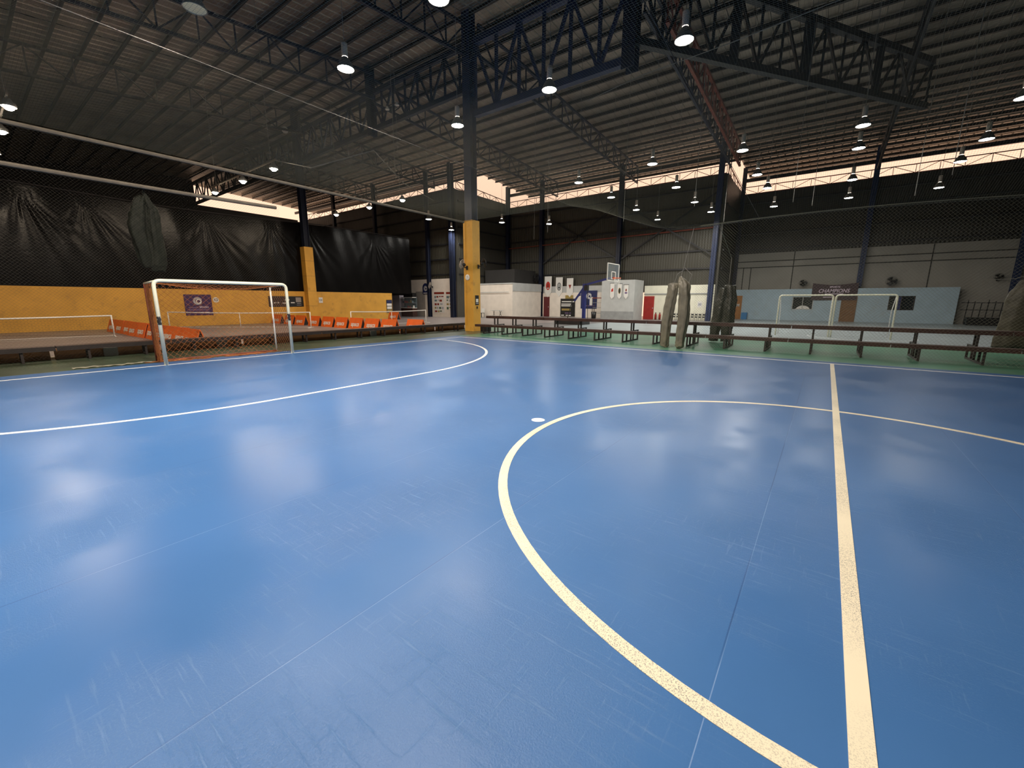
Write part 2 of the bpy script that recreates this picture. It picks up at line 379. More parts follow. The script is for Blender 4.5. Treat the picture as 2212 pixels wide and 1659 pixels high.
# ---------------------------------------------------------------- roof and walls
def zr(y): return 14.9 - (.056*(y-3.2) if y > 3.2 else .10*(3.2-y))
WA, WB, WC = 16.5, 24.8, 31.0
REG = [(-48, -16.2, -28, WA+3.8), (-16.2, 5.6, -28, WB+4.0), (5.6, 32, -28, WC+4.0)]
rm = MB()
for (xa, xb, ya, yb) in REG:
    xs = []; x = xa
    while x < xb-.01:
        xs += [(x, 0), (min(x+.42, xb), 0), (min(x+.45, xb), -.035), (min(x+.5, xb), -.035)]; x += .53
    ys = [ya, -12, 3.2, 10, yb]
    b = len(rm.v)
    for (xx, dz) in xs:
        for yy in ys: rm.v.append((xx, yy, zr(yy)+dz+.03))
    n = len(ys)
    for i in range(len(xs)-1):
        for j in range(n-1):
            a = b+i*n+j; rm.f.append((a, a+n, a+n+1, a+1))
roof = struct(rm.make('ceiling', M_ROOF), 'silver foil faced sheet roof on purlins')
roof_top = MB()
for (xa, xb, ya, yb) in REG:
    for y0_, y1_ in ((ya, 3.2), (3.2, yb)):
        roof_top.v += [(xa, y0_, zr(y0_)+.09), (xb, y0_, zr(y0_)+.09), (xb, y1_, zr(y1_)+.09), (xa, y1_, zr(y1_)+.09)]
        k = len(roof_top.v)-4; roof_top.f.append((k, k+1, k+2, k+3))
struct(roof_top.make('ceiling_deck', M_DARK, None), 'outer roof deck')

yy = 3.2-1.2*20
first = None; ylist = []
while yy < 35:
    if yy > -20: ylist.append(yy)
    yy += 1.2
PL = 'long dark steel purlin under the silver foil roof'
for y in ylist:
    xa = -47 if y < WA+3.7 else (-16.1 if y < WB+3.9 else 5.7)
    L_ = 31.5-xa; key = round(xa, 1)
    if key not in CH:
        m = MB(); m.box(0, L_, -.03, .03, -.20, 0); m.box(0, L_, -.09, .03, -.205, -.18)
        o = tag(m.make('roof_purlin', M_PURL), PL, 'purlin', 'roof purlins'); CH[key] = o
    else:
        o = CH[key].copy(); COL.objects.link(o)
    o.location = (xa, y, zr(y)-.02)

def wall(name, m, x0, x1, y0, y1, z0, z1, label=None): return struct(MB().box(x0, x1, y0, y1, z0, z1).make(name, m), label)
wall('wall_back_left', M_CLAD, -46.2, -16.4, WA, WA+.15, 3.6, 12.0, 'grey metal cladding wall beyond the yellow wall')
wall('wall_back_left_low', M_DARK, -46.2, -23.2, WA-.05, WA+.15, 0, 3.6)
wall('wall_return_left', M_CLADY, -16.4, -16.25, WA, WB, 0, 11.9)
wall('wall_back', M_CLAD, -16.25, 5.55, WB, WB+.15, 2.4, 11.5, 'grey metal cladding wall with cross bracing')
wall('wall_return_right', M_CLADY, 5.4, 5.55, WB-.3, WC, 0, 11.35)
wall('wall_back_right', M_CLADD, 5.4, 31, WC, WC+.15, 5.85, 11.0, 'dark grey cladding above pale concrete panels')
wall('wall_back_right_low', M_CONCW, 5.4, 31, WC-.05, WC+.15, 0, 5.85, 'pale grey concrete panel wall')
struct(MB().box(-46.2,-46,-27,5,0,15.0).box(-46.2,-46,5,WA+.1,0,12.3).make('wall_far_left', M_DARK))
wall('wall_front', M_DARK, -46, 31, -27.2, -27, 0, 11.8)
wall('wall_right', M_DARK, 31, 31.2, -27, WC+.1, 0, 15.0)
# yellow low wall
wall('wall_left', M_YEL, -19.2, -19, -26, 10.85, 0, 2.27, 'low yellow painted block wall')
# tarpaulin curtain above the yellow wall
ties = [(-10.6, 6.7), (-8.4, 6.6), (-3.0, 6.6), (.9, 6.7), (3.4, 6.9), (-14.5, 6.8), (-18.5, 6.8), (9.4, 6.6)]
def tarp(u, v):
    y = -26+u*39.2; zt = 7.05+.25*math.sin(y*.35)*.4 + (.02*y if y > 0 else 0)
    z = 2.25+v*(zt-2.25); x = -19.05+.03*math.sin(y*1.3)+.02*math.sin(y*3.7+z)
    for (ty, tz) in ties:
        dy, dz = y-ty, tz-z
        if dz > -.1 and abs(dy) < 2.6:
            th = math.atan2(dy-.35*dz, max(dz, .15)+.25); r = math.hypot(dy, dz)
            x += .075*math.cos(th*21)*math.exp(-r/1.7)*max(0, 1-abs(th)/1.0)*min(1, (r+.1)/.5)
    return (x, y, z)
tp = MB().grid(tarp, 620, 44).make('tarpaulin_curtain', M_TARP, smooth=True)
tag(tp, 'huge black plastic tarpaulin curtain hung above the yellow wall', 'tarpaulin')
tag(MB().tube([(-19.0, -26+i*1.0, 7.12+.09*math.sin((-26+i)*.35)+(.02*(-26+i) if i > 26 else 0)) for i in range(40)], .03, 6).make('tarpaulin_cable', M_STEELK), 'taut cable carrying the top edge of the black tarpaulin', 'cable')

# girts on cladding walls
GC = {}
def girt(name, a, b_, label, m=M_STEELK, g='wall girts'):
    GC[g] = GC.get(g, -1)+1; label = label+', '+('lowest' if GC[g] == 0 else ORD[GC[g]]+' from bottom')
    o = MB().beam(a, b_, .1, .13).make(name, m); tag(o, label, 'wall rail', g); return o
for z in (4.15, 5.6, 7.0, 8.5, 9.7, 10.9):
    girt('wall_rail', (-44, WA-.1, z), (-16.5, WA-.1, z), 'dark rail on grey cladding left of yellow pillar')
for z in (4.3, 5.75, 7.85, 9.3, 10.6):
    girt('wall_rail', (-16.2, WB-.1, z), (5.3, WB-.1, z), 'dark horizontal rail across the cross-braced grey wall', g='middle wall girts')
for z in (4.15, 5.6, 7.0, 8.5, 9.7, 10.9):
    girt('wall_rail', (-16.15, WA+.3, z), (-16.15, WB-.2, z), 'dark rail on the side wall behind the yellow pillar', g='side wall girts')
for z in (6.2, 7.6, 9.0, 10.2):
    girt('wall_rail', (5.6, WC-.1, z), (30.9, WC-.1, z), 'dark horizontal rail on cladding above the concrete panels', g='right wall girts')
for z in (4.3, 5.75, 7.85, 9.3):
    girt('wall_rail', (5.62, WB+.3, z), (5.62, WC-.2, z), 'dark rail on the narrow side wall beside the blue post', g='narrow wall girts')
tag(MB().tube([(-16.1, WB-.25, 7.25), (5.3, WB-.25, 7.5)], .06, 8).make('sprinkler_pipe', M_RED), 'rusty red pipe running across the cross-braced wall', 'pipe')
def brace(pairs, label):
    m = MB()
    for a, b_ in pairs: m.beam((a[0], WB-.3, a[1]), (b_[0], WB-.3, b_[1]), .09, .12)
    tag(m.make('cross_brace', M_STEELK), label, 'brace', 'wall cross braces')
brace([((-11.5, 10.2), (-3.3, 5.5)), ((-3.6, 10.2), (-11.5, 5.4))], 'dark steel cross brace on grey wall above the white pennants')
brace([((-2.9, 10.2), (5.0, 5.3)), ((5.0, 10.2), (-2.9, 5.4))], 'dark steel cross brace on grey wall above the red door')

# concrete panel joints and pipes on right wall
for z, nme in ((5.15, 'upper'), (4.63, 'lower')):
    tag(MB().beam((5.6, WC-.1, z), (30.9, WC-.1, z), .05, .06).make('wall_pipe', M_GROOVE), nme+' of two thin dark pipes along the concrete panels', 'pipe')
for x, l in ((10.2, 'thin dark joint down the concrete panels above the banner'), (18.8, 'thin dark joint down the concrete panels right of the blue post')):
    tag(MB().box(x-.03, x+.03, WC-.08, WC-.04, 0, 5.85).make('panel_joint', M_GROOVE), l, 'joint')
for x, l in ((6.4, 'left of two thin conduits rising above the brown toilet door'), (7.0, 'right of two thin conduits rising above the brown toilet door')):
    tag(MB().box(x-.03, x+.03, WC-.1, WC-.04, 0, 4.63).make('conduit', M_GROOVE), l, 'conduit')

# I-section post
def ipost(name, x, y, z0, z1, w, m, label, parent=None, rot=False, grp=None):
    b = MB()
    if rot: b.box(x-w/2, x+w/2, y-.012, y+.012, z0, z1); b.box(x-w/2, x-w/2+.03, y-w/2, y+w/2, z0, z1); b.box(x+w/2-.03, x+w/2, y-w/2, y+w/2, z0, z1)
    else: b.box(x-.012, x+.012, y-w/2, y+w/2, z0, z1); b.box(x-w/2, x+w/2, y-w/2, y-w/2+.03, z0, z1); b.box(x-w/2, x+w/2, y+w/2-.03, y+w/2, z0, z1)
    o = b.make(name, m, parent)
    if parent is None: tag(o, label, 'post', grp)
    return o
ipost('steel_post', -19.6, 15.95, 0, 14.0, .32, M_STEEL, 'dark blue steel post in front of the white kiosk wall')
ipost('steel_post', -16.25, 15.95, 0, 14.0, .42, M_STEEL, 'dark blue steel post left of the yellow pillar')
ipost('steel_post', -28.0, 15.95, 0, 14.0, .34, M_STEEL, 'dark steel post rising behind the black tarpaulin')
ipost('steel_post', -36.0, 15.95, 0, 14.0, .34, M_STEEL, 'farthest dark steel post behind the black tarpaulin')
ipost('steel_post', -16.0, 24.4, 0, 13.6, .36, M_STEEL, 'dark steel post in the wall corner right of the yellow pillar')
ipost('steel_post', -11.6, 24.4, 0, 13.6, .36, M_STEEL, 'dark steel post behind the white pennants')
ipost('steel_post', -3.1, 24.4, 0, 13.6, .36, M_STEEL, 'dark steel post behind the basketball backboard')
ipost('steel_post', 5.15, 24.1, 0, 13.6, .36, M_STEELB, 'blue steel post left of the brown toilet door')
ipost('steel_post', 5.75, 30.72, 0, 13.2, .3, M_STEEL, 'dark steel post in the corner above the toilet door')
ipost('steel_post', 14.8, 30.7, 2.75, 13.2, .34, M_STEELB, 'blue steel post above the dark banner')
ipost('steel_post', 23.1, 30.6, 0, 13.2, .34, M_STEELB, 'blue steel post at the right edge behind a hanging tarp')

# eave trusses over the walls (open web girders in the daylight gap)
def web_truss(name, A, B, hgt, n, m, label, cw=.12, ww=.05, cat='truss', grp=None, slope=None, mw=None, post=0):
    """open web truss from A to B (bottom chord); hgt may be pair"""
    A = Vector(A); B = Vector(B); h0, h1 = hgt if isinstance(hgt, tuple) else (hgt, hgt)
    r = root(name, label, cat, tuple(A), group=grp); d = B-A
    up = Vector((0, 0, 1))
    top = lambda t: d*t + up*(h0+(h1-h0)*t)
    MB().beam((0, 0, 0), d, cw, cw).make('bottom_chord', m, r)
    MB().beam(top(0), top(1), cw, cw).make('top_chord', m, r)
    w = MB()
    for i in range(n):
        t0, t1, tm = i/n, (i+1)/n, (i+.5)/n
        w.beam(d*t0, top(t0), ww, ww)
        if i % 2 == 0: w.beam(top(t0), d*t1, ww, ww)
        else: w.beam(d*t0, top(t1), ww, ww)
    w.beam(d, top(1), ww, ww)
    w.make('web_members', mw or m, r)
    if post:
        for t in post: MB().beam(d*t-up*.1, top(t)+up*.1, .26, .30).make('stub_post', m, r)
    return r
web_truss('eave_truss', (-44, WA, 12.02), (-16.4, WA, 12.02), .62, 22, M_RED, 'slim lattice girder in the daylight gap above left grey wall', .06, .035)
web_truss('eave_truss', (-16.2, WB, 11.52), (5.4, WB, 11.52), .6, 18, M_RED, 'slim lattice girder in the daylight gap above the cross-braced wall', .06, .035)
web_truss('eave_truss', (5.6, WC, 11.02), (31, WC, 11.02), .6, 20, M_RED, 'slim lattice girder in the daylight gap above the concrete panels', .06, .035)
web_truss('eave_truss', (-16.3, WA+.2, 12.0), (-16.3, WB-.1, 11.6), .6, 8, M_RED, 'short lattice girder in the gap above the side wall', .06, .035)
web_truss('eave_truss', (5.5, WB+.2, 11.5), (5.5, WC-.1, 11.1), .6, 6, M_RED, 'short lattice girder in the gap above the narrow wall', .06, .035)

for xa, xb, y, z, l in ((-46, -16.5, WA-.15, 13.15, 'left grey wall'), (-16.2, 5.3, WB-.15, 12.75, 'cross-braced wall'), (5.7, 31, WC-.15, 12.15, 'concrete panel wall')):
    tag(MB().box(xa, xb, y-.08, y+.08, z-.14, z+.14).make('eave_beam', M_STEELK), 'dark eave beam crossing the daylight gap above the '+l, 'beam')
# main jack girders along the pillar line, y = 3.2
web_truss('girder_truss', (-1.75, 3.2, 10.45), (5.95, 3.2, 10.45), 3.05, 6, M_STEELB, 'deep dark blue girder from the yellow pillar to the hanging post', .28, .12)
web_truss('girder_truss', (-1.75, 3.2, 11.65), (-9.95, 3.2, 11.55), 1.9, 8, M_STEEL, 'dark blue girder left of the yellow pillar top', .22, .09)
web_truss('girder_truss', (-9.95, 3.2, 11.5), (-18.9, 3.2, 11.4), 1.9, 8, M_STEEL, 'dark girder above the second yellow column', .22, .09)
web_truss('girder_truss', (-18.9, 3.2, 11.4), (-44, 3.2, 11.3), 1.9, 20, M_STEELK, 'far dark girder beyond the black tarpaulin', .22, .09)
web_truss('girder_truss', (6.1, 3.2, 11.0), (15.6, 16.4, 10.9), (2.6, 1.9), 14, M_STEELK, 'diagonal girder running right from the hanging post', .26, .09, post=(.28, .52, .78))
ipost('hanging_post', 5.95, 3.2, 10.1, 14.88, .5, M_STEEL, 'thick dark blue hanging post at top centre where girders meet')
ipost('hanging_post', -9.95, 3.2, 11.2, 14.88, .4, M_STEEL, 'dark hanging post where two girders meet left of the yellow pillar')
ipost('hanging_post', 16.0, 3.6, 10.2, 14.86, .5, M_STEELK, 'dark hanging post near the top right of the roof')
web_truss('girder_truss', (6.1, 3.2, 12.3), (31, 3.2, 12.3), 1.6, 16, M_STEELK, 'dark girder crossing the top right corner', .2, .08)
# rafters trusses along y
def rafter(x, y0, y1, m, label, drop=1.25, n=14, cw=.12, ww=.06):
    web_truss('rafter_truss', (x, y0, zr(y0)-drop-.6), (x, y1, zr(y1)-drop-.6), drop, n, m, label, cw, ww)
rafter(-9.4, -14, 3.0, M_STEEL, 'sloping lattice rafter at upper left, nearest the ridge girder', n=12)
rafter(-17.8, -16, 3.0, M_STEELK, 'sloping lattice rafter far up in the dark left corner', n=12)
rafter(-2.2, -12, 3.0, M_STEEL, 'sloping lattice rafter above the goal', n=12)
rafter(-1.75, 3.4, 24.6, M_STEEL, 'lattice rafter running back from the yellow pillar', n=16)
rafter(-9.9, 3.4, 24.6, M_STEEL, 'lattice rafter running back to the side wall corner', n=16)
rafter(-18.9, 3.4, 16.4, M_STEELK, 'lattice rafter running back above the second column', n=10)
rafter(-28.0, 3.4, 16.4, M_STEELK, 'lattice rafter beyond the second column', n=10)
rafter(6.3, 6.0, 24.6, M_RED, 'rusty red lattice rafter running back from the hanging post', n=18, cw=.14)
rafter(5.7, 5.0, 24.6, M_STEEL, 'dark blue lattice rafter beside the rusty red one', n=18)
rafter(14.8, 8, 30.8, M_STEELK, 'dark lattice rafter running to the blue post on the right', n=18)
rafter(23.1, 3.4, 30.8, M_STEELK, 'dark lattice rafter at the right edge of the roof', n=18)

# ---------------------------------------------------------------- pillars
pil = root('pillar', 'tall yellow boxed pillar at the corner of the blue court', 'pillar', (-2.235, 3.27, 0))
MB().box(-.315, .315, -.28, .28, 0, 5.62).make('concrete_casing', M_YEL, pil)
ipost('steel_shaft', 0, 0, 5.62, 14.88, .46, M_STEELB, '', pil)
MB().box(-.21, -.17, -.30, -.28, .3, 5.6).make('conduit', M_YEL, pil)
pil2 = root('pillar', 'yellow boxed column standing in the yellow wall', 'pillar', (-18.75, 3.15, 0))
MB().box(-.3, .3, -.33, .33, 0, 5.5).make('concrete_casing', M_YEL, pil2)
ipost('steel_shaft', 0, 0, 5.5, 14.88, .42, M_STEEL, '', pil2)
for z in (1.2, 2.3, 3.4, 4.5): MB().box(-.305, .305, -.335, .335, z-.01, z+.01).make('joint', mat('dark_yellow_joint', (.35, .2, .05), .7), pil2)

# ---------------------------------------------------------------- lamps
def lamp_mesh(lens, label, loc, cord):
    r = root('high_bay_lamp', label, 'lamp', loc, group='high-bay lamps')
    MB().lathe([(.075, .30), (.10, .27), (.17, .16), (.235, .02), (.235, 0), (.225, 0), (.16, .15), (.09, .26)], 24).make('reflector', M_LHOUSG, r, smooth=True)
    MB().lathe([(0, .66), (.075, .66), (.085, .63), (.085, .32), (.06, .29), (0, .29)], 16).make('ballast_housing', M_LHOUS, r, smooth=True)
    MB().tube([(0, 0, .66), (0, 0, .66+cord)], .008, 5).make('cord', M_ROPE, r)
    MB().disc((0, 0, .012), .215, 24, -1).make('lens', lens, r)
    return r
GX = [1.15, 5.25, 9.25, 13.22, 17.25]
rows = [(-14.6, 'row behind the camera', [(5.0, 1), (9.2, 1)]),
        (-10.35, 'row above the camera end', [(5.0, 1), (9.2, 1)]),
        (-5.9, 'row over near half of blue court', [(1.25, 4), (5.4, 1)]),
        (-1.3, 'row over the far touchline', [(1.09, 4), (5.25, 4), (9.28, 4)]),
        (7.9, 'row just behind the benches', [(1.16, 2), (5.47, 4), (9.21, 2), (13.22, 4), (17.2, 2)]),
        (12.55, 'second row behind the benches', [(1.24, 5), (5.21, 5), (9.25, 5), (17.29, 2)]),
        (17.0, 'third row behind the benches', [(1.21, 5), (5.15, 2), (9.38, 5), (13.23, 4), (17.12, 4)]),
        (21.5, 'rearmost row near back walls', [(1.28, 2), (5.36, 5), (9.21, 2), (13.23, 2), (17.27, 2)])]
ytab = {(1.25, -5.9): -5.73, (5.4, -5.9): -6.09, (1.09, -1.3): -1.07, (5.25, -1.3): -1.3, (9.28, -1.3): -1.4, (5.47, 7.9): 7.64, (1.16, 7.9): 8.38, (9.21, 7.9): 8.17, (17.2, 7.9): 8.18,
        (17.12, 17.0): 15.81, (9.38, 17.0): 15.83, (13.23, 17.0): 16.59, (5.36, 21.5): 20.87}
lampcache = {}
def put_lamp(kind, x, y, z, label):
    lens = {1: M_LENS, 2: M_LENSD, 3: M_LENSO, 4: M_LENSC, 5: M_LENSG}[kind]
    cord = zr(y)-z-.64
    k = kind
    if k not in lampcache:
        r = lamp_mesh(lens, label, (x, y, z), 1.0); lampcache[k] = (r, tree_of(r))
    else:
        r = dup(lampcache[k][0], (x, y, z), None, label, lampcache[k][1])
    for c in r.children if False else [c for c in bpy.data.objects if c.parent == r and c.name.startswith('cord')]:
        c.scale = (1, 1, 1); c.location = (0, 0, 0)
        c.scale.z = (cord)/1.0; c.location.z = .66*(1-c.scale.z)
    return r
for (y, rn, ls) in rows:
    for i, (x, k) in enumerate(ls):
        st = {1: 'brightly glowing', 4: 'brightly glowing', 5: 'glowing', 2: 'dimly lit', 3: 'switched-off'}[k]
        put_lamp(k, x, ytab.get((x, y), y), 8.0, '%s high-bay lamp, %s from left, %s' % (st, ORD[i], rn))
put_lamp(2, 13.23, 10.8, 8.0, 'dimly lit high-bay lamp just below the brightest lamp on the right')
put_lamp(3, .78, -9.14, 8.0, 'switched-off high-bay lamp near the top left of the roof')
put_lamp(5, -9.57, 15.15, 8.0, 'small glowing high-bay lamp hanging just right of the yellow pillar')
put_lamp(5, -6.72, 18.0, 8.0, 'small glowing high-bay lamp above the white pennants')
put_lamp(5, -13.45, 10.6, 8.0, 'small glowing lamp at the end of the net band left of the pillar')
put_lamp(5, -15.6, 15.29, 8.0, 'small glowing high-bay lamp beside the post left of the yellow pillar')

# flood bars above the side courts
def flood_bar(y, xs, label, lab2):
    b = root('lamp_bar', label, 'lamp bar', (xs[0], y, 7.0), group='flood lamp bars')
    MB().beam((-.4, 0, .28), (xs[-1]-xs[0]+.3, 0, .28), .05, .05).make('bar', M_WEB, b)
    m = MB()
    for x in (xs[0]+.3, xs[-1]-.2): m.tube([(x-xs[0], 0, .3), (x-xs[0], 0, zr(y)-7.2)], .008, 5)
    m.make('suspension_wires', M_ROPE, b)
    for i, x in enumerate(xs):
        f = root('flood_lamp', 'glaring round flood lamp, %s from the left on the %s' % (ORD[i], lab2), 'lamp', (x, y, 6.97), group='flood lamps')
        MB().lathe([(0, .22), (.07, .22), (.09, .16), (.16, .10), (.17, 0), (.155, 0), (.08, .12)], 20).make('housing', M_LHOUSG, f, smooth=True)
        MB().lathe([(0, -.09), (.06, -.08), (.10, -.045), (.12, .0), (.10, .04), (.05, .07), (0, .08)], 20).make('lens', M_FLOOD, f, smooth=True)
        MB().beam((0, 0, .2), (0, 0, .27), .03, .03).make('bracket', M_LHOUSG, f)
flood_bar(2.2, [-12.84, -9.3, -6.28], 'metal bar carrying three flood lamps nearest the yellow pillar', 'bar nearest the yellow pillar')
flood_bar(-4.5, [-12.7, -9.3, -6.22], 'metal bar carrying three flood lamps above the goal', 'bar above the goal')
flood_bar(-11.6, [-12.7, -9.3, -6.37], 'metal bar carrying flood lamps at the left edge', 'bar at the left edge')
for i, (q, l) in enumerate([((-7.4, 2.7), 'thin pale wire hanging left of the yellow pillar')]):
    tag(MB().tube([(q[0], q[1], 8.2), (q[0], q[1], zr(q[1])+.02)], .012, 5).make('hanging_wire', M_ROPE), l, 'wire')
tw = root('twin_spotlight', 'small unlit twin white spotlight on the wire left of the yellow pillar', 'spotlight', (-7.4, 2.7, 12.0))
for sx_ in (-.42, .42): MB().lathe([(0, .12), (.05, .12), (.06, .05), (.12, -.03), (.11, -.05), (0, -.04)], 12, (sx_, 0, 0)).make('lamp_head', M_PAPER, tw, smooth=True)
MB().beam((-.42, 0, .12), (.42, 0, .12), .03, .03).make('crossbar', M_STEELK, tw)
uf = root('spotlight', 'unlit white cone spotlight near the top of the far column', 'spotlight', (-19.4, 2.9, 13.5))
MB().tube([(0, 0, 0), (.35, -.35, -.15)], .07, 12, r2=.22).make('reflector', M_PAPER, uf, smooth=True); MB().beam((0, 0, 0), (.2, .25, .1), .05, .05).make('bracket', M_STEELK, uf)
# loose conduit frames hanging between bars
tag(MB().tube([(-6.3, -4.4, 7.35), (-4.9, -3.6, 7.0), (-3.9, -1.2, 8.1), (-7.6, 3.4, 8.3), (-9.0, 7.0, 8.2)], .02, 5).make('cable_run', M_ROPE), 'bent pale cable drooping right of the flood bar above the goal', 'cable')

# ---------------------------------------------------------------- nets
def net_mesh(mb, S, U, V, cell, r, diag=True, seg=.8, n=3):
    """strands over a U x V metre sheet mapped by S(u,v)"""
    lines = []
    if diag:
        c = cell*1.414
        k = -V
        while k < U:
            u0, v0 = (k, 0) if k >= 0 else (0, -k); u1, v1 = (k+V, V) if k+V <= U else (U, U-k)
            if u1-u0 > .05: lines.append((u0, v0, u1, v1)); lines.append((U-u0, v0, U-u1, v1))
            k += c
    else:
        k = 0
        while k <= U: lines.append((k, 0, k, V)); k += cell
        k = 0
        while k <= V: lines.append((0, k, U, k)); k += cell
    for (a, b, c_, d) in lines:
        L = math.hypot(c_-a, d-b); m = max(1, int(L/seg))
        mb.tube([S(a+(c_-a)*i/m, b+(d-b)*i/m) for i in range(m+1)], r, n, cap=False)
    return mb
def hem_z(x):
    if x < 4: return 5.25-.0*x
    if x < 9: return 5.25-1.3*(.5-.5*math.cos((x-4)/5*PI))
    return 3.95+.1*math.sin((x-9)*.45)
def ceil_S(u, v):
    x = -1.2+u; y = -18.4+v; t = max(0, (y+1.4)/3.0); t = t*t*(3-2*t) if t < 1 else 1
    base = 5.3-.12*math.sin(PI*((x+1.2) % 6.5)/6.5)*math.sin(PI*((y+18.4) % 6.6)/6.6)
    return (x, y, base+(hem_z(x)-base)*t)
cn = net_mesh(MB(), ceil_S, 25.2, 20.0, 0.045, .0011, False, 1.1).make('ceiling_net', M_CNET)
tag(cn, 'fine mesh safety net stretched above the whole blue court', 'net')
rn = root('court_net', 'diamond mesh net hanging along the touchline beside the benches', 'net', (9.4, 1.35, 0))
def side_S(u, v): return (u, .22*math.sin(u*.7)*.3+.03*math.sin(u*3.1+v), .08+v*(hem_z(9.4+u)-.08)/3.87)
net_mesh(MB(), side_S, 14.6, 3.87, .058, .0015).make('mesh', M_NET, rn)
MB().tube([(i*.5, .066*math.sin(i*.35), hem_z(9.4+i*.5)) for i in range(30)], .008, 6).make('top_hem', M_NET, rn)
ln = root('court_net', 'diamond mesh net hanging behind the goal line on the left', 'net', (-1.2, -18.4, 0))
def left_S(u, v): return (.04*math.sin(u*2.3+v), u, .06+v)
net_mesh(MB(), left_S, 11.6, 5.15, .05, .0009).make('mesh', M_LNET, ln)
MB().tube([(0, i*.5, 5.22) for i in range(41)], .05, 8).make('top_hem', M_WEB, ln)
MB().tube([(0, i*.5, 4.38+.0006*(i-14)**2) for i in range(24)], .05, 8).make('middle_hem', M_WEB, ln)
tag(MB().tube([(-1.2+i*.5, 1.6, hem_z(-1.2+i*.5)) for i in range(51)], .007, 6).make('net_cable', M_STEELK), 'sagging hem cord along the far edge of the ceiling net', 'cable')
for x, wd_ in ((4.5, 'left'), (11.0, 'middle'), (17.5, 'right')):
    tag(MB().tube([(x, -18.4, 5.34), (x, 1.6, hem_z(x)+.02)], .005, 5).make('net_cable', M_STEELK), wd_+' of three thin support lines lying over the ceiling net', 'cable', 'ceiling net support lines')
for i, (x, y, zb) in enumerate([(7.0, 9.8, 8.8), (7.6, 14, 8.6), (3.2, 10, 8.5), (11.2, 9.5, 8.4), (11.8, 12, 8.6), (15.2, 10, 8.2), (-4.2, 12, 8.4), (-1.2, 9, 8.2), (15.6, 6, 8.0)]):
    tag(MB().tube([(x, y, zb-2.5), (x, y, zr(y)+.02)], .010, 5).make('hanging_wire', M_ROPE), 'thin pale wire hanging from the roof over the rear courts', 'wire', 'hanging roof wires')
tag(MB().tube([(4.0, 3.6, 9.7), (6.4, 3.4, 9.9), (9.5, 2.6, 9.6), (14, 1.8, 9.5), (19, .5, 9.9), (25, -1, 10.4)], .014, 5).make('stay_wire', M_ROPE), 'long pale stay wire swooping across the upper right roof', 'wire')

# ---------------------------------------------------------------- goal
def rounded(pts, rad, n=6):
    out = [Vector(pts[0])]
    for i in range(1, len(pts)-1):
        p = Vector(pts[i]); a = (Vector(pts[i-1])-p).normalized(); b = (Vector(pts[i+1])-p).normalized()
        s, e = p+a*rad, p+b*rad
        for k in range(n+1):
            t = k/n; out.append(s*(1-t)**2 + p*2*t*(1-t) + e*t*t)
    out.append(Vector(pts[-1])); return out
goal = root('futsal_goal', 'white tubular futsal goal with orange-brown net on the goal line', 'goal', (0, yc, 0))
g = MB().tube(rounded([(0, -1.54, 0), (0, -1.54, 2.05), (0, 1.54, 2.05), (0, 1.54, 0)], .14), .042, 14).make('front_frame', M_CREAM, goal, smooth=True)
for s in (-1, 1): MB().tube([(-.95, s*1.5, 0), (-.95, s*1.5, 2.0)], .024, 10).make('rear_post', M_WHITE if s > 0 else M_RED, goal, smooth=True)
for s in (-1, 1): MB().tube([(-.95, s*1.5, 2.0), (-.03, s*1.5, 2.04)], .022, 10).make('side_bar', M_CREAM, goal, smooth=True)
MB().tube([(-.95, -1.5, .03), (-.95, 1.5, .03)], .022, 10).make('ground_bar', M_RED, goal, smooth=True)
def patch(y):
    t = []
    for k in range(7): t.append((.012, y-.004+.006*math.sin(k*2), 1.0+k*.033))
    return t
for y in (-1.54, 1.54): MB().tube(patch(y), .038, 12).make('tape_patch', M_STEELK, g, smooth=True)
def back_top(v): return 2.0 - (.22*math.exp(-((v-1.9)/.35)**2)) - .12*math.exp(-((v-2.6)/.2)**2)
def gback(u, v):
    zt = back_top(u); s = v/2.0
    return (-.93-.10*math.sin(PI*s)+.02*math.sin(u*7), -1.5+u, .03+(zt-.03)*s-.05*math.sin(u*5)*(1-s))
gn = MB(); net_mesh(gn, gback, 3.0, 2.0, .10, .0035, True, .2)
for sgn in (-1, 1):
    def gside(u, v, sgn=sgn): return (-.93+u, sgn*1.5+.03*sgn*math.sin(PI*v/2), .03+v*.995)
    net_mesh(gn, gside, .9, 2.0, .10, .0035, True, .3)
def gtop(u, v): return (-.93+v, -1.5+u, 2.0-.16*math.sin(PI*u/3)*math.sin(PI*v/.93)+.02)
net_mesh(gn, gtop, 3.0, .9, .10, .0035, True, .3)
for k in range(26):
    y = -1.5+3.0*R.random(); L = .3+.7*R.random(); x = -.8+.35*R.random()
    gn.tube([(x+.06*math.sin(i*1.7+k), y+L*(i/6-.5), .022+.02*abs(math.sin(i*2.1+k))) for i in range(7)], .007, 5)
for k in range(16):
    y0_, x0_ = -1.5+.05*R.random(), -.9+.25*R.random()
    gn.tube([(x0_+.02*math.sin(i+k), y0_+.02*math.cos(i*1.3+k), 2.03-i*.25) for i in range(9)], .007, 4)
gn.make('goal_net', M_GNET, goal)

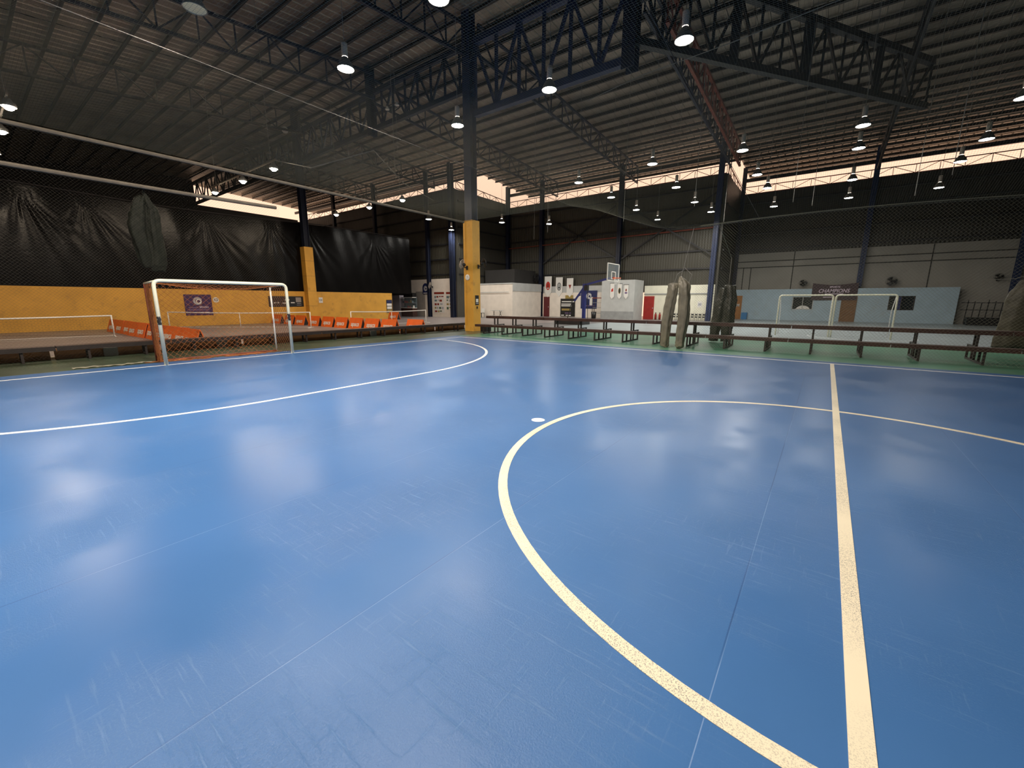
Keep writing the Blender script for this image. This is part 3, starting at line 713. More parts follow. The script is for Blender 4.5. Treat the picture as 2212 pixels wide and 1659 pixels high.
# rear goals
def mini_goal(x, y, label, wd=2.05):
    r = root('futsal_goal', label, 'goal', (x, y, .004), group='rear goals')
    MB().tube(rounded([(-wd/2, 0, 0), (-wd/2, 0, 1.88), (wd/2, 0, 1.88), (wd/2, 0, 0)], .14), .035, 10).make('front_frame', M_CREAM, r, smooth=True)
    for s in (-1, 1): MB().tube([(s*(wd/2-.03), .9, 0), (s*(wd/2-.03), .9, 1.2), (s*(wd/2-.03), .05, 1.84)], .018, 8).make('rear_post', M_WHITE, r, smooth=True)
    m = MB(); net_mesh(m, lambda u, v: (-wd/2+u, .9-.02*math.sin(u*3) if v < 1.2 else .9-(v-1.2)*.79, min(v, 1.2)+max(0, v-1.2)*.6), wd, 2.25, .11, .0022, True, .3)
    m.make('goal_net', M_CNET, r); return r
mini_goal(12.12, 10.4, 'left of two white-framed goals behind the benches')
mini_goal(14.26, 10.4, 'right of two white-framed goals behind the benches')
tag(MB().arc((14.3, 11.2), 1.9, 1.97, PI, 2*PI, .004, .009, 40).make('curved_floor_line', M_LINEW), 'curved white line on the floor in front of the right rear goal', 'floor line')

# ---------------------------------------------------------------- benches
def low_bench(loc, L_, label):
    r = root('bench', label, 'bench', loc, group='low benches beside the goal')
    MB().box(-.20, .20, -L_/2+.01, L_/2-.01, .345, .40).make('seat', M_BENCH, r)
    MB().box(.20, .215, -L_/2+.01, L_/2-.01, .285, .398).make('front_rail', M_BLEG, r)
    for s in (-1, 1):
        m = MB(); y = s*L_/4
        m.box(.12, .17, y-.025, y+.025, .0, .345); m.box(-.17, -.12, y-.025, y+.025, 0, .345); m.box(-.17, .17, y-.025, y+.025, 0, .05)
        m.make('leg', M_BLEG, r)
    return r
b0 = None
for i, y in enumerate([-15.6, -13.2, -10.8, -8.4, -6.0, -3.6, -1.2, 1.2]):
    lb = 'low dark bench with frame legs, %s from the left along the goal side' % ORD[i]
    if b0 is None: b0 = low_bench((-3.2, y, 0), 2.4, lb); bt = tree_of(b0)
    else: dup(b0, (-3.2, y, 0), None, lb, bt)
lbx = low_bench((-3.2, 3.5, 0), 2.2, 'low dark bench with frame legs ending beside the yellow pillar')
# plywood panel boards behind the low benches
for i in range(9):
    y0_ = -16.6+i*2.3
    tag(MB().box(-3.60, -3.57, y0_, y0_+2.22, .004, .30).make('panel_board', M_PLY), 'low brown plywood board, %s from the left behind the low benches' % ORD[i], 'board', 'plywood boards behind low benches')
for y, l in ((-10.9, 'pale concrete block under the low bench left of the goal'), (-8.1, 'pale concrete block under the low bench behind the goal net'), (-2.1, 'pale concrete block under the low bench right of the goal')):
    m = MB().box(-.05, .05, -.15, .15, 0, .24); m.box(.05, .055, -.02, .02, .05, .10); m.box(.05, .055, -.02, .02, .14, .19)
    o = m.make('concrete_block', M_SKIRT); o.location = (-3.5, y, .004); tag(o, l, 'block')

def tier_bench(loc, L_, label, nf=2):
    r = root('tiered_bench', label, 'bench', loc, group='two-step benches')
    MB().box(-L_/2+.01, L_/2-.01, 0, .32, .40, .45).make('lower_seat', M_BENCH, r)
    MB().box(-L_/2+.01, L_/2-.01, .86, 1.2, .79, .84).make('upper_seat', M_BENCH, r)
    MB().box(-L_/2+.01, L_/2-.01, .86, .90, .72, .79).make('upper_rail', M_BENCH, r)
    MB().box(-L_/2+.01, L_/2-.01, 0.0, .04, .34, .40).make('lower_rail', M_BENCH, r)
    xs = [-L_/4, L_/4] if nf == 2 else [0]
    for x in xs:
        m = MB(); m.box(x-.025, x+.025, .02, 1.68, 0, .05)
        for yy_, zt in ((.04, .40), (.45, .40), (.90, .79), (1.15, .79)): m.box(x-.025, x+.025, yy_-.025, yy_+.025, .05, zt)
        m.box(x-.025, x+.025, 1.63, 1.68, .05, .42); m.box(x-.02, x+.02, .02, .47, .36, .40); m.box(x-.02, x+.02, .88, 1.66, .38, .42)
        m.make('leg_frame', M_BLEG, r)
    return r
t0 = tier_bench((1.3, 2.05, .004), 2.4, 'two-step dark brown bench, first from the yellow pillar end'); tt = tree_of(t0)
for i in range(1, 10): dup(t0, (1.3+2.4*i, 2.05, .004), None, 'two-step dark brown bench, %s from the yellow pillar end' % ORD[i], tt)
tier_bench((-.45, 2.05, .004), 1.1, 'short two-step bench section next to the yellow pillar', 1)

# ---------------------------------------------------------------- hanging tarps
def cloth_leg(name, parent, pts, m, seed, amp=1.25, n=44):
    """pts: list of (x, y, z, rx, ry)"""
    rr = random.Random(seed); b = MB(); N = 54
    ph = [rr.random()*6 for _ in range(6)]
    def P_(t):
        k = t*(len(pts)-1); i = min(int(k), len(pts)-2); f = k-i; return [pts[i][j]*(1-f)+pts[i+1][j]*f for j in range(5)]
    for i in range(N+1):
        t = i/N; x, y, z, rx, ry = P_(t)
        for k in range(n):
            a = 2*PI*k/n
            w = 1+amp*(.09*math.sin(5*a+ph[0]+t*2)+.08*abs(math.sin(7*a+ph[1]-t*4))*(.4+t)+.06*math.sin(t*17+2*a+ph[2])+.05*abs(math.sin(t*33+3*a+ph[3]))+.025*math.sin(t*71-4*a+ph[5]))
            b.v.append((x+rx*w*math.cos(a), y+ry*w*math.sin(a), z+.015*math.sin(3*a+ph[4])))
    for i in range(N):
        for k in range(n): b.f.append((i*n+k, i*n+(k+1) % n, (i+1)*n+(k+1) % n, (i+1)*n+k))
    b.f.append(tuple(range(n))[::-1]); b.f.append(tuple(N*n+k for k in range(n)))
    return b.make(name, m, parent, smooth=True)
tr = root('hanging_tarpaulin', 'olive-grey tarpaulin tied up in two hanging legs before the benches', 'tarpaulin', (8.8, 1.25, 0))
cloth_leg('left_leg', tr, [(-.20, .1, .015, .05, .06), (-.27, .1, .06, .125, .09), (-.27, .1, .25, .13, .10), (-.24, .1, .9, .15, .10), (-.18, .1, 1.5, .15, .10), (-.12, .1, 2.0, .155, .08), (-.11, .1, 2.16, .14, .05), (-.10, .1, 2.2, .05, .03)], M_OLIVE, 1)
cloth_leg('right_leg', tr, [(.24, 0, .015, .05, .05), (.27, 0, .08, .13, .10), (.27, 0, .3, .14, .10), (.32, 0, 1.0, .155, .11), (.30, 0, 1.7, .165, .10), (.26, 0, 2.15, .17, .07), (.18, 0, 2.3, .10, .05), (.13, 0, 2.40, .03, .02)], M_OLIVE, 2)
m = MB()
for (a, b_, c_) in (((-.1, .1, 2.18), (.0, .1, 2.5), (.22, .05, 2.62)), ((.13, 0, 2.38), (.2, 0, 2.65), (.42, 0, 3.9)), ((.40, 0, 2.15), (.48, 0, 2.45), (.24, 0, 2.68)), ((-.3, .1, .06), (-.2, .1, -.0), (-.1, .15, .02)), ((.4, 0, .05), (.33, -.1, .01), (.28, -.2, .01))): m.tube([a, b_, c_], .008, 5)
m.make('tie_cord', M_ROPE, tr)
tr2 = root('hanging_tarpaulin', 'dark green tarpaulin tied in two legs behind the benches by the toilet door', 'tarpaulin', (9.75, 4.5, 0))
cloth_leg('left_leg', tr2, [(-.28, 0, .06, .15, .10), (-.2, 0, .8, .18, .12), (-.1, 0, 1.6, .18, .12), (-.03, 0, 2.1, .13, .08)], M_DOLIVE, 3)
cloth_leg('right_leg', tr2, [(.16, 0, .06, .16, .10), (.18, 0, .8, .19, .12), (.2, 0, 1.6, .20, .12), (.16, 0, 2.2, .16, .06)], M_DOLIVE, 4)
MB().tube([(.1, 0, 2.15), (.1, 0, 3.2), (.1, -2.6, 4.0)], .008, 5).make('tie_cord', M_ROPE, tr2)
tr3 = root('hanging_tarpaulin', 'wide wrinkled olive tarpaulin bundle hanging at the right edge', 'tarpaulin', (17.3, 4.2, 0))
cloth_leg('bundle', tr3, [(-.10, 0, .28, .30, .05), (-.08, 0, .34, .33, .09), (-.05, 0, 1.0, .34, .11), (.02, 0, 1.7, .35, .11), (.14, 0, 2.15, .29, .08), (.28, 0, 2.42, .12, .05), (.3, 0, 2.5, .03, .02)], M_MOLIVE, 5, .9)
MB().tube([(.25, 0, 2.45), (.3, 0, 3.3), (.3, -2.6, 4.0)], .008, 5).make('tie_cord', M_ROPE, tr3)
MB().tube([(-.9, 0, 2.2), (-.3, -.02, 2.22), (.25, -.02, 2.45)], .008, 5).make('side_cord', M_ROPE, tr3)
tr4 = root('hanging_tarpaulin', 'dark green gathered tarpaulin hanging high above the goal', 'tarpaulin', (-1.35, -10.08, 0))
cloth_leg('left_half', tr4, [(0, -.13, 2.42, .04, .10), (0, -.16, 2.62, .07, .13), (0, -.20, 3.0, .09, .15), (0, -.22, 3.4, .10, .17), (0, -.17, 3.75, .08, .15), (0, -.11, 4.0, .07, .13), (0, -.07, 4.12, .06, .10), (0, -.03, 4.2, .03, .05)], M_VDOL, 6, 1.5)
cloth_leg('right_half', tr4, [(0, .05, 2.34, .05, .13), (0, .07, 2.5, .08, .16), (0, .08, 2.9, .09, .15), (0, .09, 3.3, .09, .15), (0, .10, 3.7, .08, .14), (0, .09, 3.95, .06, .11), (0, .06, 4.08, .04, .07), (0, .0, 4.35, .01, .01)], M_VDOL, 8, 1.5)

# ---------------------------------------------------------------- orange sideboards
def barrier(loc, label, grp):
    r = root('court_barrier', label, 'barrier', loc, group=grp)
    w, h, d = 1.24, .62, .42
    m = MB(); b = [(-w/2, -d/2, 0), (w/2, -d/2, 0), (w/2, 0, h), (-w/2, 0, h), (-w/2, d/2, 0), (w/2, d/2, 0)]
    MB_ = MB(); MB_.v = [(-w/2, -d/2, 0), (w/2, -d/2, 0), (w/2, -.015, h), (-w/2, -.015, h), (-w/2, -d/2+.03, 0), (w/2, -d/2+.03, 0), (w/2, .005, h), (-w/2, .005, h)]
    MB_.f = [(0, 1, 2, 3), (4, 7, 6, 5), (0, 4, 5, 1), (1, 5, 6, 2), (2, 6, 7, 3), (3, 7, 4, 0)]
    fpan = MB_.make('front_panel', M_ORANGE, r)
    MB_ = MB(); MB_.v = [(-w/2, d/2, 0), (w/2, d/2, 0), (w/2, .015, h), (-w/2, .015, h), (-w/2, d/2-.03, 0), (w/2, d/2-.03, 0), (w/2, -.004, h-.02), (-w/2, -.004, h-.02)]
    MB_.f = [(0, 3, 2, 1), (4, 5, 6, 7), (0, 1, 5, 4), (1, 2, 6, 5), (2, 3, 7, 6), (3, 0, 4, 7)]
    MB_.make('back_panel', M_ORANGE, r)
    t = MB(); t.prism([(-d/2+.04, .01), (d/2-.04, .01), (0, h-.04)], -.01, .01)
    for s in (-1, 1):
        e = MB(); sx = s*(w/2-.03)
        e.v = [(sx, -d/2+.03, .01), (sx, d/2-.03, .01), (sx, 0, h-.05)]; e.f = [(0, 1, 2)]
        e.v += [(sx-.008*s, y, z) for (_, y, z) in e.v]; e.f += [(3, 5, 4), (0, 3, 4, 1), (1, 4, 5, 2), (2, 5, 3, 0)]
        e.make('end_gusset', M_BLK, r)
    tx = text('lettering', 'apacs', .36, 0, 0, 0, M_WHITE, fpan, ex=.003, bold=.008, sx=1.0)
    ang = math.atan2(h, d/2-.015)
    tx.rotation_euler = (ang, 0, 0); tx.location = (0, -.1362, h*.42)
    return r
bx = [-18.3, -16.5, -15.0, -13.2, -11.6, -10.1, -8.6, -7.08, -5.58]
bar0 = barrier((bx[0], .4, .004), 'orange wedge barrier lettered apacs, first from the left in the row right of the goal', 'apacs barriers right row'); btree = tree_of(bar0)
for i, x in enumerate(bx[1:]):
    dup(bar0, (x, .4, .004), None, 'orange wedge barrier lettered apacs, %s from the left in the row right of the goal' % ORD[i+1], btree)
dup(bar0, (-4.45, 1.2, .004), None, 'orange wedge barrier standing alone left of the yellow pillar', btree)
dup(bar0, (-17.2, 9.6, .004), None, 'farthest orange wedge barrier at the end of the yellow wall', btree)
for i, x in enumerate([-16.1, -14.75, -13.45, -12.1, -10.8, -9.55, -8.25, -7.0, -5.75, -4.45]):
    o = dup(bar0, (x, -8.6+.03*(i % 3), .004), R.uniform(-.06, .06), 'orange wedge barrier lettered apacs, %s from the left in the row seen through the goal' % ORD[i], btree); o['group'] = 'apacs barriers left row'

# ---------------------------------------------------------------- portable court nets
def pnet(A, B, label, mid=False):
    A = Vector((*A, 0)); B = Vector((*B, 0)); d = B-A; L_ = d.length
    r = root('court_tennis_net', label, 'net', (A.x, A.y, .005), math.atan2(d.y, d.x), group='portable court nets')
    top = lambda t: .91-.05*math.sin(PI*t)
    MB().grid(lambda u, v: (u*L_, (v-.5)*.003, top(u)-.03+v*.06), 24, 1).make('band', M_WHITE, r)
    b = MB(); b.tube([(L_*i/24, 0, top(i/24)) for i in range(25)], .028, 6); b.make('top_band', M_WHITE, r)
    m = MB(); net_mesh(m, lambda u, v: (u, 0, .12+v*(top(u/L_)-.14)/.75), L_, .75, .09, .0012, False, .5); m.make('mesh', M_BLK, r)
    for s in (0, L_):
        MB().tube([(s, 0, .0), (s, 0, .93)], .03, 8).make('post', M_WHITE, r, smooth=True)
        MB().tube([(s, -.42, .02), (s, .42, .02)], .022, 8).make('foot', M_WHITE, r, smooth=True)
    if mid: MB().tube([(L_/2, 0, 0), (L_/2, 0, .87)], .02, 8).make('centre_post', M_WHITE, r, smooth=True)
    MB().tube([(0, 0, .05), (L_, 0, .05)], .012, 6).make('ground_tube', M_WHITE, r)
    return r
pnet((-12.9, -16.4), (-12.3, -9.3), 'white-topped portable net at the far left of the side courts', True)
pnet((-17.6, -6.0), (-11.3, -.9), 'white-topped portable net seen through the goal', True)
pnet((-10.6, 1.3), (-10.8, 7.55), 'white-topped portable net nearest the white kiosk', True)
# court lines left
for (a, b_, l) in (((-12.4, -15.4), (-12.4, -9.0), 'thin white court line near the left net'), ((-7.0, -15.4), (-7.0, 8), 'thin white court line behind the low benches')):
    tag(MB().beam((a[0], a[1], .007), (b_[0], b_[1], .007), .05, .004).make('court_line', M_LINEW), l, 'floor line')
tag(MB().beam((-16.5, -12.4, .007), (-13.2, -9.2, .007), .05, .004).make('court_line', M_BLK), 'thin dark line on the floor behind the left net', 'floor line')

# ---------------------------------------------------------------- wall signs, left yellow wall (x = -19, facing +x)
def sign(name, label, cat, p, d, w, h, m, t=.012, group=None):
    r = root(name, label, cat, M=frame(p, d), group=group)
    MB().box(-w/2, w/2, -h/2, h/2, .0, t).make('board', m, r); return r
def ringlogo(r, x, y, R_, m, z=.013):
    MB().arc((x, y), R_*.5, R_, .2, 2*PI-.5, z, z+.004, 36).make('ring_logo', m, r)
    MB().arc((x+R_*.25, y-R_*.1), R_*.38, R_*.62, 0, 2*PI, z+.004, z+.007, 30).make('inner_ring', M_PAPER, r)
D = (1, 0, 0)
s = sign('poster', 'purple poster with silver ring logo on yellow wall behind the goal', 'poster', (-18.99, -4.03, 1.30), D, 1.46, 1.30, M_PURPLE)
ringlogo(s, -.03, .25, .24, M_SILV)
text('logo_lettering', 'SPAZIO', .15, .28, -.14, .013, M_PINK, s, bold=.004)
MB().box(-.55, -.04, -.19, -.12, .012, .015).make('printed_line', M_DPRINT, s)
MB().box(-.55, .55, -.34, -.26, .012, .015).make('printed_line', M_DPRINT, s)
MB().box(-.5, .55, -.50, -.44, .012, .015).make('printed_line', M_PINK, s)
s = sign('court_number_sign', 'round white sign reading C2 on the yellow wall', 'sign', (-18.99, -3.05, 1.62), D, .02, .02, M_PAPER)
MB().prism([(.17*math.cos(t*PI/12), .17*math.sin(t*PI/12)) for t in range(24)], 0, .012).make('disc', M_PAPER, s)
text('lettering', 'C2', .19, 0, 0, .013, M_KPRINT, s, bold=.004)
s = sign('court_number_sign', 'square white sign reading C3 right of the column in the yellow wall', 'sign', (-18.99, 4.05, 1.63), D, .32, .42, M_PAPER)
text('lettering', 'C3', .19, 0, 0, .013, M_KPRINT, s, bold=.004)
s = sign('poster', 'wide black poster with small white lettering left of the second column', 'poster', (-18.99, 1.42, 1.52), D, 2.5, .76, M_BLK)
text('lettering', 'M Y P', .15, -.72, -.10, .013, M_PAPER, s, bold=.004)
text('lettering', 'opp', .16, -.18, -.10, .013, M_PAPER, s, bold=.004)
MB().prism([(.05+.17*math.cos(t*PI/10), .12+.10*math.sin(t*PI/10)) for t in range(20)], .012, .016).make('oval_logo', M_PAPER, s)
MB().box(.30, .58, -.12, -.05, .012, .016).make('printed_line', M_PAPER, s)
MB().box(.68, 1.08, -.05, .30, .012, .014).make('grey_panel', mat('grey_panel_print', (.34, .31, .30), .6), s)
MB().box(.75, 1.06, -.16, -.12, .012, .016).make('printed_line', M_SILV, s)
MB().box(.72, 1.08, -.28, -.25, .012, .016).make('printed_line', M_SILV, s)
s = sign('notice_board', 'narrow notice board with pale sheets at the end of the yellow wall', 'notice board', (-18.99, 10.5, 1.1), D, .62, 1.15, M_STEELK)
for k, mm in enumerate((M_NAVY, M_PAPER, M_PAPER, M_GOLD)): MB().box(-.26, .26, .30-k*.27, .52-k*.27, .012, .016).make('sheet', mm, s)

# ---------------------------------------------------------------- pillar fittings
DY = (0, -1, 0)
def wall_fan(p, d, label, yaw=0.0, pitch=-.35, R_=.24, dark=False, arm=.28):
    r = root('wall_fan', label, 'fan', M=frame(p, d), group='wall fans')
    MB().box(-.05, .05, -.1, .1, 0, .05).make('wall_bracket', M_BLK, r)
    MB().tube([(0, .02, .04), (0, .0, arm*.7), (0, .12, arm)], .02, 8).make('arm', M_BLK, r, smooth=True)
    E = Matrix.Translation((0, .16, arm+.05)) @ Matrix.Rotation(yaw, 4, 'Y') @ Matrix.Rotation(pitch, 4, 'X')
    h = MB().lathe([(0, -.16), (.07, -.15), (.085, -.06), (.05, 0), (0, 0)], 14).make('motor', M_BLK, r, smooth=True); h.matrix_local = E
    c = MB()
    for k in range(24):
        a = 2*PI*k/24
        c.tube([(.05*math.cos(a), .05*math.sin(a), .10), (R_*.8*math.cos(a), R_*.8*math.sin(a), .09), (R_*math.cos(a), R_*math.sin(a), .04), (R_*.7*math.cos(a), R_*.7*math.sin(a), -.03), (.06*math.cos(a), .06*math.sin(a), -.05)], .003, 4)
    for rr, zz in ((R_, .04), (R_*.75, .09), (R_*.4, .1)): c.tube([(rr*math.cos(t*PI/16), rr*math.sin(t*PI/16), zz) for t in range(33)], .007, 5)
    cg = c.make('cage', M_STEELK if dark else M_LHOUS, r); cg.matrix_local = E
    bl = MB()
    for k in range(3):
        a = 2*PI*k/3
        bl.grid(lambda u, v, a=a: ((.05+u*(R_-.08))*math.cos(a+(v-.5)*1.3), (.05+u*(R_-.08))*math.sin(a+(v-.5)*1.3), .04+.035*(v-.5)), 4, 5)
    b2 = bl.make('blades', M_BLK if dark else M_SILV, r); b2.matrix_local = E
    return r
wall_fan((-2.30, 2.985, 3.28), DY, 'white caged wall fan on the left face of the yellow pillar', yaw=-1.25, pitch=-.35, arm=.3)
wall_fan((-1.915, 3.40, 3.35), (1, 0, 0), 'dark caged wall fan on the right face of the yellow pillar', yaw=1.2, pitch=-.2, dark=True, arm=.3)
wall_fan((-11.9, 24.15, 3.75), DY, 'dark wall fan on the post left of the white pennants', dark=True, R_=.42, pitch=0)
wall_fan((-19.1, 15.95, 2.95), DY, 'caged wall fan on the dark post before the kiosk wall', R_=.34, pitch=-.2, yaw=-.5)
wall_fan((11.1, 30.9, 3.0), DY, 'dark wall fan left of the dark banner', dark=True, R_=.3)
wall_fan((16.75, 30.9, 3.0), DY, 'dark wall fan right of the dark banner', dark=True, R_=.36, pitch=0)
wall_fan((22.3, 30.9, 3.15), DY, 'dark wall fan high on concrete near the right edge', dark=True, R_=.26)
s = sign('wall_clock', 'round white clock on the yellow pillar below the fan', 'clock', (-2.28, 2.985, 2.80), DY, .02, .02, M_PAPER)
MB().lathe([(0, 0), (.14, 0), (.15, .015), (.15, .03), (.13, .035), (0, .03)], 24).make('case', M_PAPER, s, smooth=True); s = kids(s)[-1]
MB().beam((0, 0, .037), (0, .09, .037), .008, .004).make('hand', M_KPRINT, s); MB().beam((0, 0, .037), (.06, .02, .037), .01, .004).make('hand', M_KPRINT, s)
s = sign('notice_sign', 'small black framed sign with white square on the right face of the pillar', 'sign', (-1.915, 3.27, 1.63), (1, 0, 0), .27, .50, M_BLK)
MB().box(-.09, .09, -.11, .07, .012, .016).make('white_square', M_PAPER, s); MB().box(-.10, .10, -.19, -.15, .012, .016).make('printed_line', M_SILV, s)
tag(MB().box(-.03, .03, -.06, .06, 0, .03).make('wall_switch', M_BLK, M=frame((-1.915, 3.27, 1.25), (1, 0, 0))), 'tiny dark switch below the sign on the pillar', 'switch')

# ---------------------------------------------------------------- kiosk side (behind, left)
wall('wall_kiosk', M_OFFW, -23.2, -16.35, 16.2, 16.44, 0, 3.75, 'white kiosk wall with posters')
door = struct(MB().box(-21.95, -20.55, 16.17, 16.2, 0, 2.55).make('door_1', mat('grey_roller', (.40, .37, .34), .5, var=.1)), 'grey roller door in the kiosk wall')
s = sign('logo_sign', 'dark blue arched sign with ring logo beside the grey roller door', 'sign', (-20.35, 16.12, 2.62), DY, .9, .7, M_NAVY)
MB().prism([(.45*math.cos(t*PI/16), .30+.45*math.sin(t*PI/16)) for t in range(17)], 0, .012).make('arch', M_NAVY, s)
ringlogo(s, 0, .22, .27, M_SILV); MB().box(-.34, .34, -.28, -.2, .012, .016).make('printed_line', M_PAPER, s)
def poster(p, d, w, h, label, head, seed, bg=M_PAPER):
    s = sign('poster', label, 'poster', p, d, w, h, bg); rr = random.Random(seed)
    MB().box(-w/2+.03, w/2-.03, h/2-.24, h/2-.04, .012, .016).make('header', head, s)
    y = h/2-.42
    while y > -h/2+.2:
        x = -w/2+.08
        while x < w/2-.35:
            ww = rr.uniform(.18, .38)
            MB().box(x, min(x+ww, w/2-.05), y-rr.uniform(.1, .24), y, .012, .016).make('picture', rr.choice([M_TEAL, M_GREENP, M_GOLD, M_DRED, M_SILV]), s)
            x += ww+rr.uniform(.05, .14)
        y -= .36
    return s
poster((-18.45, 16.19, 1.45), DY, 1.5, 2.1, 'large poster with dark red header on the kiosk wall', M_DRED, 1)
poster((-17.0, 16.19, 1.62), DY, .95, 1.75, 'narrower poster with dark red header beside the blue post', M_DRED, 2)
tag(MB().box(-24.9, -22.7, 14.6, 15.2, 0, 2.15).make('white_cabinet', mat('pale_lilac_panel', (.62, .58, .66), .5)), 'tall pale cabinet beyond the end of the yellow wall', 'cabinet')
c = root('display_counter', 'glass display counter with goods beside the pale cabinet', 'counter', (-21.6, 14.9, 0))
MB().box(-.9, .9, -.3, .3, .0, .85).make('base', M_BENCH, c); MB().box(-.9, .9, -.3, .3, .85, .9).make('top', M_PAPER, c)
MB().box(-.88, .88, -.28, -.27, .9, 1.9).make('glass_front', M_CLRGL, c); MB().box(-.9, .9, .26, .3, .9, 1.95).make('back_panel', M_TEAL, c)
MB().box(-.9, .9, -.3, .3, 1.9, 1.96).make('lid', M_PAPER, c); MB().box(-.88, .88, -.2, .26, 1.36, 1.38).make('shelf', M_SILV, c)
for k in range(12):
    x = -.8+k*.145; h = .1+.2*R.random(); zz = .9 if k % 2 else 1.38
    o = MB().box(-.05, .05, -.06, .06, 0, h).make('box', R.choice([M_RPRINT, M_TEAL, M_PAPER, M_NAVY, M_GOLD])); o.location = (-21.6+x, 14.85, zz)
    tag(o, 'small coloured package on a shelf in the display counter', 'box', 'packages in the display counter')
o = tag(MB().box(-.7, .7, -.25, .25, 0, .42).make('box', M_BLK), 'dark box lying on top of the display counter', 'box'); o.location = (-21.4, 14.9, 1.96)
# white room behind the pillar
wall('wall_office', M_OFFW, -16.2, -11.4, 19.1, 24.15, 0, 3.2, 'white office block behind the yellow pillar')
struct(MB().box(-16.2, -11.36, 19.06, 24.15, 3.2, 3.32).make('trim_1', M_GREYW), 'grey roof edge of the office block')
struct(MB().box(-11.4, -11.35, 19.12, 24.15, 2.55, 3.2).make('trim_2', M_GREYW))
tag(MB().tube([(-16.0, 19.0, 2.45), (-11.8, 19.0, 2.45)], .03, 6).make('wall_pipe', M_GREYW), 'thin pale pipe along the office block wall', 'pipe')
wall('wall_back_low', M_GREYW, -11.35, -4.2, 24.5, 24.78, 0, 3.1, 'low grey-white wall below the cladding')
struct(MB().box(-11.3, -4.25, 24.44, 24.5, 0, 2.45).make('wall_back_low_panel', M_OFFW), 'off-white panel wall with posters')
d2 = struct(MB().box(-11.2, -10.5, 24.40, 24.44, 0, 2.05).make('door_2', M_MAROON), 'maroon door beside the office block')
MB().box(-10.62, -10.58, 24.36, 24.40, .95, 1.05).make('door_handle', M_SILV, d2)
s = sign('poster', 'tall black poster with white and gold lines on the low white wall', 'poster', (-8.3, 24.42, .95), DY, 1.7, 1.8, M_BLK)
for k, (yy_, mm, w0, w1) in enumerate([(.60, M_PAPER, -.7, .75), (.35, M_PAPER, -.75, .45), (.18, M_PAPER, -.75, .45), (-.15, M_GOLD, -.7, .35), (-.25, M_GOLD, -.7, .35), (-.55, M_DPRINT, -.3, .4), (-.78, M_PAPER, -.75, -.4), (-.78, M_PAPER, -.2, .4)]):
    MB().box(w0, w1, yy_-.05, yy_+.05, .012, .016).make('printed_line', mm, s)
s = sign('poster', 'small brown and gold poster above the tall black poster', 'poster', (-8.15, 24.42, 2.02), DY, .9, .34, M_GOLD)
s = sign('poster', 'navy poster with silver ring logo behind the basketball stand', 'poster', (-5.95, 24.42, 1.75), DY, 1.75, 1.75, M_NAVY)
ringlogo(s, 0, .35, .3, M_SILV); MB().box(.1, .45, -.55, .25, .016, .02).make('white_sheet', M_PAPER, s); MB().box(-.7, .7, -.62, -.55, .012, .016).make('printed_line', M_DPRINT, s)
# big white pennants on wall line
def pennant(p, w, h, label, kind, grp):
    r = root('pennant', label, 'pennant', M=frame(p, DY), group=grp)
    MB().prism([(-w/2, h/2), (-w/2, -h/2+w*.62), (0, -h/2), (w/2, -h/2+w*.62), (w/2, h/2)], 0, .015).make('cloth', M_PAPER, r)
    MB().tube([(-w/2-.05, h/2, .01), (w/2+.05, h/2, .01)], .02, 6).make('rod', M_BLK, r)
    def ell(cx, cy, a, b_, m, n, z=.016): MB().prism([(cx+a*math.cos(t*PI/12), cy+b_*math.sin(t*PI/12)) for t in range(24)], z-.002, z+.002).make(n, m, r)
    if kind == 'red': ell(0, .1, w*.31, h*.2, M_RPRINT, 'emblem'); ell(0, .1, w*.12, h*.11, M_DRED, 'inner_emblem', .02); ell(0, -h*.06, w*.16, h*.03, M_PAPER, 'emblem_base', .02)
    if kind == 'ring': ell(0, .05, w*.31, h*.2, M_KPRINT, 'emblem'); ell(0, .05, w*.24, h*.16, M_GREYW, 'inner_emblem', .02); ell(0, -.05, w*.12, h*.06, M_KPRINT, 'emblem_base', .024); ell(0, h*.1, w*.1, h*.02, M_KPRINT, 'emblem_bar', .024)
    if kind == 'tri': MB().prism([(-w*.22, h*.15), (0, -h*.08), (w*.22, h*.15)], .014, .018).make('emblem', M_DRED, r)
    if kind == 'flame': MB().prism([(-w*.28, -.05), (w*.25, -.02), (w*.2, h*.2), (-w*.2, h*.12)], .014, .018).make('emblem', M_RPRINT, r)
    if kind == 'dark': ell(0, .05, w*.3, h*.2, M_GOLD, 'emblem'); ell(0, .05, w*.24, h*.16, M_KPRINT, 'inner_emblem', .02)
    if kind == 'crest': ell(0, .15, w*.16, h*.1, M_DRED, 'emblem'); MB().box(-w*.3, w*.3, -.15, -.02, .014, .018).make('emblem_text', M_DPRINT, r)
# positions are measured on the plane of the wall
pennant((-10.70, 24.41, 3.07), .86, 2.15, 'white pennant with a red oval emblem, left of three above black poster', 'red', 'large pennants')
pennant((-9.36, 24.41, 3.02), .80, 1.98, 'white pennant with a black ring emblem, middle of the large three', 'ring', 'large pennants')
pennant((-8.10, 24.41, 2.94), .74, 1.90, 'white pennant with a dark red triangle above the navy poster', 'tri', 'large pennants')
